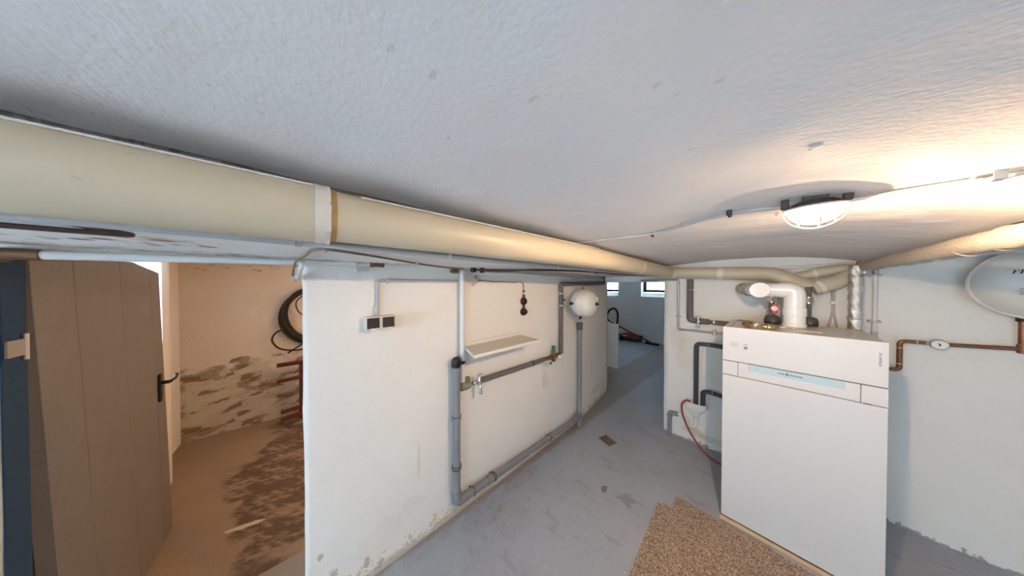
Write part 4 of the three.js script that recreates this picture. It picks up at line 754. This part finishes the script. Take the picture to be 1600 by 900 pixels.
{
  const t = thing('lagged_pipe', 'pipe lagged in dusty wrapping with wire ties under the right vault edge', 'pipe', [0.42, 1.757, -1.5]);
  const w = (s, g) => (vn(s * 40 + 5, g * 2 + 5, 256, 256, 820) - 0.5) * 0.005, P = []; for (let k = 0; k <= 120; k++) P.push(V(0.422 - 0.012 * (k / 120), 1.757 - 0.002 * Math.sin(k * 0.3), mix(0.8, -2.93, k / 120)));
  part(t, 'lagging', sweep(P, 0.0305, 26, w), M.insul);
  for (let z = -0.3; z > -2.4; z -= 0.185) part(t, 'wire_tie', ring([0.421, 1.757, z], [0.05 * Math.sin(z * 40), 0.1 * Math.sin(z * 23), 1], 0.0332, 0.0024, 24), M.collar);
  part(t, 'end_joint', drum([0.405, 1.783, -2.90], [-1, 0.05, 0], 0.016, 0.02), M.glue, 'orange brown joint');
}
single('wall_conduit', pipe([[-0.36, 1.745, -2.955], [-0.2, 1.757, -2.955], [0.1, 1.776, -2.955], [0.385, 1.788, -2.955]], 0.0115, 0.05, 14), M.paintPipe, 'thin cream pipe along the top of the back wall above the jacketed pipes', 'pipe');
{
  const t = thing('white_pipe', 'thin white pipe with two clips on the back wall right of the foil pipe', 'pipe', [0.466, 1.28, -2.945]);
  part(t, 'tube', pipe([[0.466, 1.30, -2.945], [0.468, 1.765, -2.945]], 0.0105, 0, 14), M.paintPipe);
  part(t, 'coupling', drum([0.466, 1.25, -2.945], [0, 1, 0], 0.014, 0.06), M.conduit);
  part(t, 'pipe_clamp', [box(0.44, 0.492, 1.372, 1.388, -2.973, -2.937, 0.004), ring([0.466, 1.38, -2.945], [0, 1, 0], 0.013, 0.003)], M.conduit);
  part(t, 'pipe_clamp', [box(0.444, 0.492, 1.692, 1.706, -2.973, -2.935, 0.004), drum([0.468, 1.70, -2.945], [0, 1, 0], 0.0125, 0.06)], M.conduit);
}
{
  const t = thing('sensor_cables', 'pair of beige cables hanging down the back wall and forking above the boiler', 'cable', [0.295, 1.3, -2.955]);
  const a = smooth([[0.292, 1.66, -2.955], [0.293, 1.60, -2.955], [0.296, 1.43, -2.955], [0.275, 1.30, -2.955], [0.27, 1.22, -2.955]], 40), b = smooth([[0.302, 1.66, -2.955], [0.303, 1.58, -2.955], [0.303, 1.42, -2.955], [0.315, 1.33, -2.955], [0.33, 1.22, -2.955]], 40);
  part(t, 'cable', sweep(a, 0.006, 10), M.cableGrey); part(t, 'cable', sweep(b, 0.006, 10), M.cableGrey);
  part(t, 'tie', box(0.286, 0.311, 1.49, 1.51, -2.972, -2.946, 0.003), M.paper); part(t, 'tie', box(0.28, 0.312, 1.62, 1.63, -2.972, -2.946, 0.003), M.cableDark);
}
{
  const t = thing('copper_pipe', 'brown copper pipe with a round pressure gauge leading to the big tank', 'pipe', [0.6, 1.2, -2.93]);
  const z = -2.93;
  part(t, 'tube', pipe([[0.36, 1.068, z], [0.556, 1.068, z], [0.556, 1.264, z], [0.7, 1.266, z], [0.92, 1.282, z]], 0.0115, 0.026, 16), M.copper);
  part(t, 'tube', rod([0.905, 1.28, z], [0.905, 1.47, z], 0.0115, 14), M.copper);
  part(t, 'fitting', [drum([0.905, 1.256, z], [0, 1, 0], 0.0145, 0.05), drum([0.89, 1.28, z], [1, 0.05, 0], 0.0145, 0.06)], M.brassDull);
  part(t, 'fitting', drum([0.905, 1.43, z], [0, 1, 0], 0.018, 0.04), M.black);
  part(t, 'collar', drum([0.61, 1.2646, z], [1, 0, 0], 0.0128, 0.006), M.wire); part(t, 'collar', drum([0.556, 1.215, z], [0, 1, 0], 0.0128, 0.005), M.wire); part(t, 'collar', drum([0.556, 1.11, z], [0, 1, 0], 0.0128, 0.005), M.wire);
  const g = part(t, 'pressure_gauge', [drum([0.678, 1.266, z], [0, 0, 1], 0.030, 0.034, 32), drum([0.64, 1.265, z], [1, 0, 0], 0.013, 0.03)], M.steel, 'round gauge');
  const [fg, fm] = printed(-0.026, 0.026, -0.026, 0.026, 0, 256, 256, (c, w) => { c.fillStyle = '#e6e4df'; c.fillRect(0, 0, w, w); c.strokeStyle = '#333'; c.lineWidth = 5; for (let k = 0; k <= 12; k++) { const a = 2.4 + k * 0.37, s = Math.cos(a), q = Math.sin(a); c.beginPath(); c.moveTo(128 + s * 96, 128 + q * 96); c.lineTo(128 + s * 114, 128 + q * 114); c.stroke(); } c.lineWidth = 14; c.beginPath(); c.moveTo(128, 128); c.lineTo(104, 80); c.stroke(); c.fillStyle = '#222'; c.beginPath(); c.arc(128, 128, 20, 0, 7); c.fill(); c.fillRect(120, 128, 16, 52); });
  const cg = new THREE.CircleGeometry(0.0265, 36); cg.translate(0.678, 1.266, z + 0.0344); part(g, 'dial', cg, fm, 'white dial with a black needle');
}
{
  const t = thing('expansion_tank', 'large flat round white expansion tank high on the back wall at the right edge', 'tank', [0.93, 1.64, -2.9]);
  const c = [0.931, 1.640, -2.965], R = 0.19;
  part(t, 'shell', lathe([[0, 0.002], [0.09, 0.004], [0.15, 0.022], [0.183, 0.06], [0.186, 0.09], [0.183, 0.105], [0.155, 0.14], [0.11, 0.163], [0.05, 0.174], [0, 0.176]], c, [0, 0, 1], 56), M.tankBig);
  part(t, 'rim', ring([c[0], c[1], c[2] + 0.098], [0, 0, 1], R - 0.004, 0.008, 64), M.tankBig);
  part(t, 'valve_cap', drum([c[0], c[1] + 0.01, c[2] + 0.175], [0, 0, 1], 0.012, 0.012), M.white);
  const f = (x) => 0.176 - 0.6 * x * x;                               // lettering lies on the domed front
  const tg = (x0, x1, y0, y1, draw, w, h) => { const g = new THREE.PlaneGeometry(x1 - x0, y1 - y0, 12, 4), p = g.attributes.position; g.translate((x0 + x1) / 2, (y0 + y1) / 2, 0); for (let i = 0; i < p.count; i++) p.setZ(i, c[2] + 0.001 + lerpTab([[0, 0.176], [0.05, 0.174], [0.11, 0.163], [0.155, 0.14], [0.2, 0.1]], Math.hypot(p.getX(i) - c[0], p.getY(i) - c[1]))); g.computeVertexNormals(); part(t, 'lettering', g, std({ map: canvasTex(w, h, draw), roughness: 0.32, transparent: true }), 'black lettering'); };
  tg(0.832, 0.985, 1.682, 1.722, (k, w, h) => { k.fillStyle = '#15140f'; k.font = 'italic bold 96px serif'; k.textBaseline = 'middle'; k.fillText('Flexcon', 8, h / 2, w - 16); }, 512, 140);
  tg(0.846, 0.96, 1.575, 1.62, (k, w, h) => { k.fillStyle = '#4a4842'; for (let i = 0; i < 4; i++) k.fillRect(30, 14 + i * 34, [330, 260, 300, 190][i], 9); }, 400, 150);
}
{
  const t = thing('steel_pipe', 'thin galvanised pipe stepping down the back wall beside the passage', 'pipe', [-0.655, 1.17, -2.94]);
  part(t, 'tube', pipe([[-1.05, 1.69, -3.2], [-1.05, 1.69, -2.99], [-0.80, 1.69, -2.95], [-0.668, 1.688, -2.945], [-0.666, 1.165, -2.945], [-0.22, 1.172, -2.945]], 0.0095, 0.022, 14), M.steel);
  part(t, 'pipe_clamp', [...clamp([-0.666, 1.30, -2.945], [0, 1, 0], 0.0095, [-0.666, 1.30, -2.975]), box(-0.69, -0.642, 1.294, 1.306, -2.953, -2.945)], M.steel);
  part(t, 'pipe_clamp', [box(-0.385, -0.36, 1.145, 1.20, -2.974, -2.934, 0.003)], M.steel);
  for (const p of [[-0.666, 1.64, -2.945], [-0.666, 1.20, -2.945]]) part(t, 'fitting', drum([p[0], p[1], p[2]], [0, 1, 0], 0.0115, 0.018), M.steel);
  part(t, 'fitting', drum([-0.635, 1.1655, -2.945], [1, 0, 0], 0.0115, 0.02), M.steel);
}
{
  const t = thing('heating_pipe', 'thick grey insulated pipe with a drain tap running down the back wall to the boiler', 'pipe', [-0.56, 1.28, -2.93]);
  part(t, 'insulation', pipe([[-0.563, 1.692, -2.93], [-0.563, 1.274, -2.93], [-0.41, 1.272, -2.93]], 0.027, 0.03, 18), M.insGrey);
  part(t, 'insulation', rod([-0.36, 1.271, -2.93], [-0.15, 1.268, -2.93], 0.0235, 18), M.insGrey);
  part(t, 'bare_pipe', rod([-0.42, 1.272, -2.93], [-0.35, 1.271, -2.93], 0.017, 16), M.brassDull);
  part(t, 'pipe_clamp', [...clamp([-0.563, 1.585, -2.93], [0, 1, 0], 0.0275, [-0.563, 1.585, -2.972]), box(-0.60, -0.525, 1.578, 1.592, -2.93, -2.92, 0.002)], M.chrome);
  part(t, 'pipe_clamp', [drum([-0.385, 1.271, -2.93], [1, 0, 0], 0.026, 0.02)], M.chrome);
  const k = part(t, 'drain_tap', [drum([-0.487, 1.272, -2.93], [0, 0, 1], 0.014, 0.06), drum([-0.487, 1.262, -2.877], [0, -1, 0], 0.012, 0.05), drum([-0.487, 1.272, -2.877], [0, 1, 0], 0.009, 0.03)], M.chrome, 'chrome drain tap'); part(k, 'handle', [rod([-0.487, 1.30, -2.877], [-0.487, 1.322, -2.877], 0.0035), rod([-0.51, 1.322, -2.877], [-0.464, 1.322, -2.877], 0.0045)], M.chrome);
}
{
  const t = thing('condensate_pipe', 'taller dark grey waste pipe dropping beside the boiler into the white funnel', 'pipe', [-0.5, 0.43, -2.92]);
  part(t, 'tube', pipe([[-0.506, 0.40, -2.915], [-0.506, 1.045, -2.915], [-0.42, 1.052, -2.915], [-0.20, 1.045, -2.915]], 0.0195, 0.035, 16), M.condensate);
  part(t, 'pipe_clamp', [...clamp([-0.41, 1.052, -2.915], [1, 0, 0], 0.02, [-0.41, 1.06, -2.97])], M.steel);
  const t2 = thing('condensate_pipe', 'shorter dark grey waste pipe bending from the boiler into the white funnel', 'pipe', [-0.45, 0.43, -2.92]);
  part(t2, 'tube', pipe([[-0.452, 0.40, -2.925], [-0.452, 0.578, -2.925], [-0.40, 0.588, -2.925], [-0.20, 0.565, -2.925]], 0.0195, 0.035, 16), M.condensate);
  part(t2, 'pipe_clamp', clamp([-0.38, 0.586, -2.925], [1, -0.1, 0], 0.02, [-0.38, 0.59, -2.972]), M.steel);
}
{
  const t = thing('drain_funnel', 'white painted funnel siphon on the back wall taking two waste pipes and a red hose', 'drain', [-0.51, 0.2, -2.93]);
  part(t, 'funnel', (() => { const g = lathe([[0.016, 0], [0.02, 0.03], [0.05, 0.075], [0.062, 0.10], [0.066, 0.145], [0.0625, 0.145], [0.058, 0.104], [0.046, 0.08], [0.014, 0.032], [0.012, 0]], [0, 0, 0], [0, 1, 0], 32); g.scale(1.4, 1, 0.72); g.translate(-0.508, 0.302, -2.922); return g; })(), M.white);
  part(t, 'trap', [pipe([[-0.508, 0.32, -2.935], [-0.508, 0.185, -2.935], [-0.575, 0.185, -2.935], [-0.575, 0.26, -2.935], [-0.69, 0.262, -2.935]], 0.0165, 0.035, 16), drum([-0.508, 0.245, -2.935], [0, 1, 0], 0.022, 0.045), drum([-0.575, 0.2, -2.935], [0, 1, 0], 0.021, 0.03)], M.white);
}
single('drain_elbow', [pipe([[-0.735, 0.0, -2.935], [-0.735, 0.256, -2.935], [-0.665, 0.258, -2.935]], 0.0205, 0.03, 16), drum([-0.69, 0.2575, -2.935], [1, 0, 0], 0.0235, 0.032), drum([-0.735, 0.205, -2.935], [0, 1, 0], 0.0235, 0.03)], M.pvc, 'short grey plastic elbow pipe from the floor to the funnel siphon', 'pipe');
single('red_hose', sweep(smooth([[-0.545, 0.40, -2.90], [-0.56, 0.455, -2.895], [-0.605, 0.43, -2.87], [-0.605, 0.34, -2.85], [-0.55, 0.20, -2.83], [-0.46, 0.09, -2.80], [-0.36, 0.02, -2.79], [-0.30, 0.0095, -2.79], [-0.25, 0.0095, -2.82]], 70), 0.009, 12), M.redHose, 'dark red hose curving from the white funnel down to the floor behind the boiler', 'hose');

// ---------------------------------------------------------------- ceiling conduit, hook
{
  const t = thing('lamp_conduit', 'grey cable conduit crossing the vault above the bulkhead lamp', 'conduit', [0, 1.86, -1.05]);
  const zs = (x) => lerpTab([[-0.80, -1.15], [-0.38, -1.23], [-0.10, -1.06], [0.09, -1.085], [0.18, -1.03], [0.27, -0.955], [0.42, -0.87]], x), P = [];
  for (let k = 0; k <= 40; k++) { const x = mix(-0.79, 0.42, k / 40); P.push([x, vaultY(x, -1.05) - 0.0095, zs(x)]); }
  part(t, 'tube', sweep(smooth(P.filter((_, i) => i % 3 === 0 || i === 40), 120), 0.0052, 12), M.conduit);
  const clip = (x, m) => { const y = vaultY(x, -1.05), z = zs(x); part(t, 'clip', [box(x - 0.007, x + 0.007, y - 0.017, y + 0.002, z - 0.008, z + 0.008, 0.003), drum([x, y - 0.014, z - 0.006], [0.3, -1, -0.3], 0.005, 0.009, 10)], m); };
  clip(-0.385, M.black); clip(-0.10, M.black);
  const x = 0.272, y = vaultY(x, -0.95), z = zs(x); part(t, 'strap', [box(x - 0.006, x + 0.006, y - 0.0165, y - 0.0152, z - 0.009, z + 0.009), box(x - 0.006, x + 0.006, y - 0.016, y + 0.006, z + 0.008, z + 0.0092), box(x - 0.006, x + 0.006, y - 0.016, y + 0.006, z - 0.0092, z - 0.008)], M.conduit, 'flat metal strap'); part(t, 'plaster_dab', (() => { const g = new THREE.IcosahedronGeometry(0.008, 2), p = g.attributes.position; for (let i = 0; i < p.count; i++) { const k = 1 + (vn(p.getX(i) * 300 + 50, p.getZ(i) * 300 + p.getY(i) * 200 + 50, 256, 256, 900) - 0.5) * 0.7; p.setXYZ(i, p.getX(i) * k * 1.2, p.getY(i) * k * 0.5, p.getZ(i) * k); } g.computeVertexNormals(); g.translate(x - 0.011, y - 0.004, z - 0.008); return g; })(), M.collar);
}
{ const y = vaultY(0.05, -0.69); single('bent_hook', [pipe([[0.041, y - 0.003, -0.696], [0.056, y - 0.0035, -0.688], [0.0575, y + 0.006, -0.687]], 0.0013, 0.002)], M.wire, 'small bent metal hook stub in the vault in front of the lamp', 'hook'); }

// ---------------------------------------------------------------- floor things
{
  const s = new THREE.Shape(), e = (a, b, n = 14) => { for (let k = 0; k < n; k++) { const u = k / n; out.push([mix(a[0], b[0], u) + rr(-0.0035, 0.0035), mix(a[1], b[1], u) + rr(-0.0035, 0.0035)]); } }, out = [];
  e([-0.553, -1.952], [-0.468, -1.972], 10); e([-0.468, -1.972], [-0.480, -2.109], 12); e([-0.480, -2.109], [0.70, -2.109], 60); e([0.70, -2.109], [0.70, -0.95], 20); e([0.70, -0.95], [-0.50, -0.95], 30); e([-0.50, -0.95], [-0.553, -1.952], 50);
  out.forEach(([x, z], i) => (i ? s.lineTo(x, z) : s.moveTo(x, z))); s.closePath();
  const g = new THREE.ExtrudeGeometry(s, { depth: 0.0085, bevelEnabled: true, bevelSize: 0.0015, bevelThickness: 0.0015, bevelSegments: 1 }); g.rotateX(Math.PI / 2); g.translate(0, 0.0102, 0);
  single('carpet', worldUV(g), M.carpet, 'brown speckled carpet offcut with a notched corner on the floor before the boiler', 'carpet');
}
{
  const t = thing('floor_drain', 'small rusty slotted drain grate in the grey floor', 'drain', [-1.137, 0, -2.34]);
  t.rotation.y = -0.28; const c = [-1.137, 0, -2.34], L = 0.072, B = 0.06, y1 = 0.006;
  part(t, 'frame', [box(c[0] - L, c[0] + L, 0.0005, y1, c[2] - B, c[2] - B + 0.014, 0.001), box(c[0] - L, c[0] + L, 0.0005, y1, c[2] + B - 0.014, c[2] + B, 0.001), box(c[0] - L, c[0] - L + 0.012, 0.0005, y1, c[2] - B, c[2] + B, 0.001), box(c[0] + L - 0.012, c[0] + L, 0.0005, y1, c[2] - B, c[2] + B, 0.001)], M.rustLight);
  part(t, 'pit', box(c[0] - L + 0.01, c[0] + L - 0.01, 0.0004, 0.0014, c[2] - B + 0.01, c[2] + B - 0.01), M.gap);
  for (let k = 1; k < 6; k++) { const x = c[0] - L + 0.012 + k * 0.0205; part(t, 'bar', box(x - 0.0042, x + 0.0042, 0.001, y1 - 0.0005, c[2] - B + 0.012, c[2] + B - 0.012, 0.001), M.rustLight); }
}
// ---------------------------------------------------------------- left cellar: coil and rack
{
  const t = thing('cable_coil', 'big coil of black cable hanging on the stained wall of the left cellar', 'cable', [-3.98, 1.24, -0.08]);
  const P = [], N = 13 * 40; for (let i = 0; i <= N; i++) { const g = i / 40 * 2 * Math.PI, l = Math.floor(i / 40), r = 0.32 + 0.042 * (vn(l * 1.7 + 3, 5, 256, 256, 950) - 0.5) * 2 * (0.4 + 0.6 * (1 - Math.cos(g)) / 2) + 0.012 * Math.sin(g * 2 + l); P.push([-3.975 + 0.022 * (((l * 5) % 9) / 9) + 0.004 * Math.sin(g * 3 + l), 1.25 + Math.cos(g) * r * 1.06, -0.06 + Math.sin(g) * r * 0.93]); }
  part(t, 'loops', sweep(smooth(P.filter((_, i) => i % 4 === 0), 620), 0.0125, 8), M.black);
  part(t, 'loose_loop', sweep(smooth([[-3.965, 1.10, 0.22], [-3.96, 1.06, 0.30], [-3.955, 0.98, 0.335], [-3.955, 0.87, 0.28], [-3.96, 0.82, 0.15], [-3.96, 0.83, 0.0], [-3.965, 0.95, -0.2]], 50), 0.0095, 8), M.black);
  part(t, 'tail', sweep(smooth([[-3.95, 0.795, 0.20], [-3.95, 0.88, 0.08], [-3.955, 0.97, -0.05]], 20), 0.0085, 8), M.black);
  part(t, 'inner_cable', sweep(smooth([[-3.96, 1.52, 0.04], [-3.955, 1.42, 0.12], [-3.955, 1.30, 0.10], [-3.96, 1.24, 0.03], [-3.96, 1.27, -0.06]], 40), 0.007, 8), M.cableDark);
  part(t, 'hook', rod([-4.019, 1.575, -0.06], [-3.93, 1.58, -0.06], 0.008), M.iron);
}
{
  const t = thing('wooden_rack', 'dark red wooden rack standing against the stained cellar wall below the cable coil', 'rack', [-3.85, 0, 0]);
  const bar = (a, b, w = 0.02, h = 0.018) => { const A = V(...a), B = V(...b), l = A.distanceTo(B), g = new RoundedBoxGeometry(w * 2, h * 2, l, 2, 0.005); g.applyQuaternion(new THREE.Quaternion().setFromUnitVectors(V(0, 0, 1), B.clone().sub(A).normalize())); const m = A.add(B).multiplyScalar(0.5); g.translate(m.x, m.y, m.z); return g; };
  part(t, 'rail', bar([-3.84, 0.690, 0.29], [-3.88, 0.672, -0.4]), M.redWood); part(t, 'rail', bar([-3.78, 0.515, 0.285], [-3.88, 0.52, -0.4]), M.redWood);
  part(t, 'rail', bar([-3.74, 0.165, 0.25], [-3.88, 0.15, -0.4], 0.02, 0.022), M.redWood); part(t, 'rail', bar([-3.70, 0.095, 0.25], [-3.85, 0.08, -0.4], 0.02, 0.022), M.redWood);
  part(t, 'post', bar([-3.865, 0.0, 0.075], [-3.865, 0.69, 0.075], 0.018, 0.024), M.redWood); part(t, 'post', bar([-3.88, 0.0, -0.36], [-3.88, 0.69, -0.36], 0.018, 0.024), M.redWood);
}
// ---------------------------------------------------------------- room behind the passage
{
  const t = thing('vacuum_cleaner', 'red and black canister vacuum cleaner lying by the far wall with its wand laid across', 'vacuum cleaner', [-2.75, 0, -7.1]);
  const body = (() => { const g = new THREE.SphereGeometry(1, 32, 20), p = g.attributes.position; for (let i = 0; i < p.count; i++) { const y = p.getY(i); p.setY(i, y < -0.5 ? -0.5 : y); } g.scale(0.29, 0.115, 0.17); g.computeVertexNormals(); return g; })();
  const lo = body.clone(); lo.scale(1.06, 0.8, 1.08); lo.translate(-2.75, 0.075, -7.08); body.translate(-2.76, 0.125, -7.08);
  part(t, 'body', body, M.vacRed, 'dark red cover'); part(t, 'chassis', lo, M.black);
  part(t, 'wheel', drum([-2.95, 0.07, -6.90], [0, 0, -1], 0.07, 0.03), M.black); part(t, 'wheel', drum([-2.95, 0.07, -7.24], [0, 0, -1], 0.07, 0.03), M.black);
  part(t, 'trim', box(-2.93, -2.80, 0.15, 0.185, -6.935, -6.92, 0.006), M.wire); part(t, 'latch', box(-2.55, -2.44, 0.14, 0.20, -7.12, -7.02, 0.02), M.black);
  part(t, 'wand', rod([-3.33, 0.52, -6.95], [-2.22, 0.05, -7.05], 0.018, 14), M.black);
  part(t, 'floor_head', [box(-2.36, -2.02, 0.002, 0.05, -7.13, -7.0, 0.015), pipe([[-2.34, 0.10, -7.04], [-2.25, 0.05, -7.06], [-2.2, 0.04, -7.06]], 0.025, 0.03)], M.black);
  part(t, 'hose', sweep(smooth([[-3.34, 0.53, -6.95], [-3.42, 0.60, -6.95], [-3.36, 0.86, -7.0], [-3.22, 0.92, -7.02], [-3.13, 0.80, -7.03], [-3.14, 0.45, -7.04], [-3.16, 0.20, -7.05], [-3.02, 0.1, -7.08]], 70), 0.026, 12), M.black);
}
single('white_board', box(-2.75, -1.983, 0.001, 0.875, -4.52, -4.498, 0.003), M.white, 'white board standing on edge in the room behind the passage', 'board');

scene.traverse((o) => { if (o.isMesh) { o.castShadow = !o.userData.noShadow && o.name !== 'pane'; o.receiveShadow = true; delete o.userData.noShadow; } });
renderer.render(scene, camera);
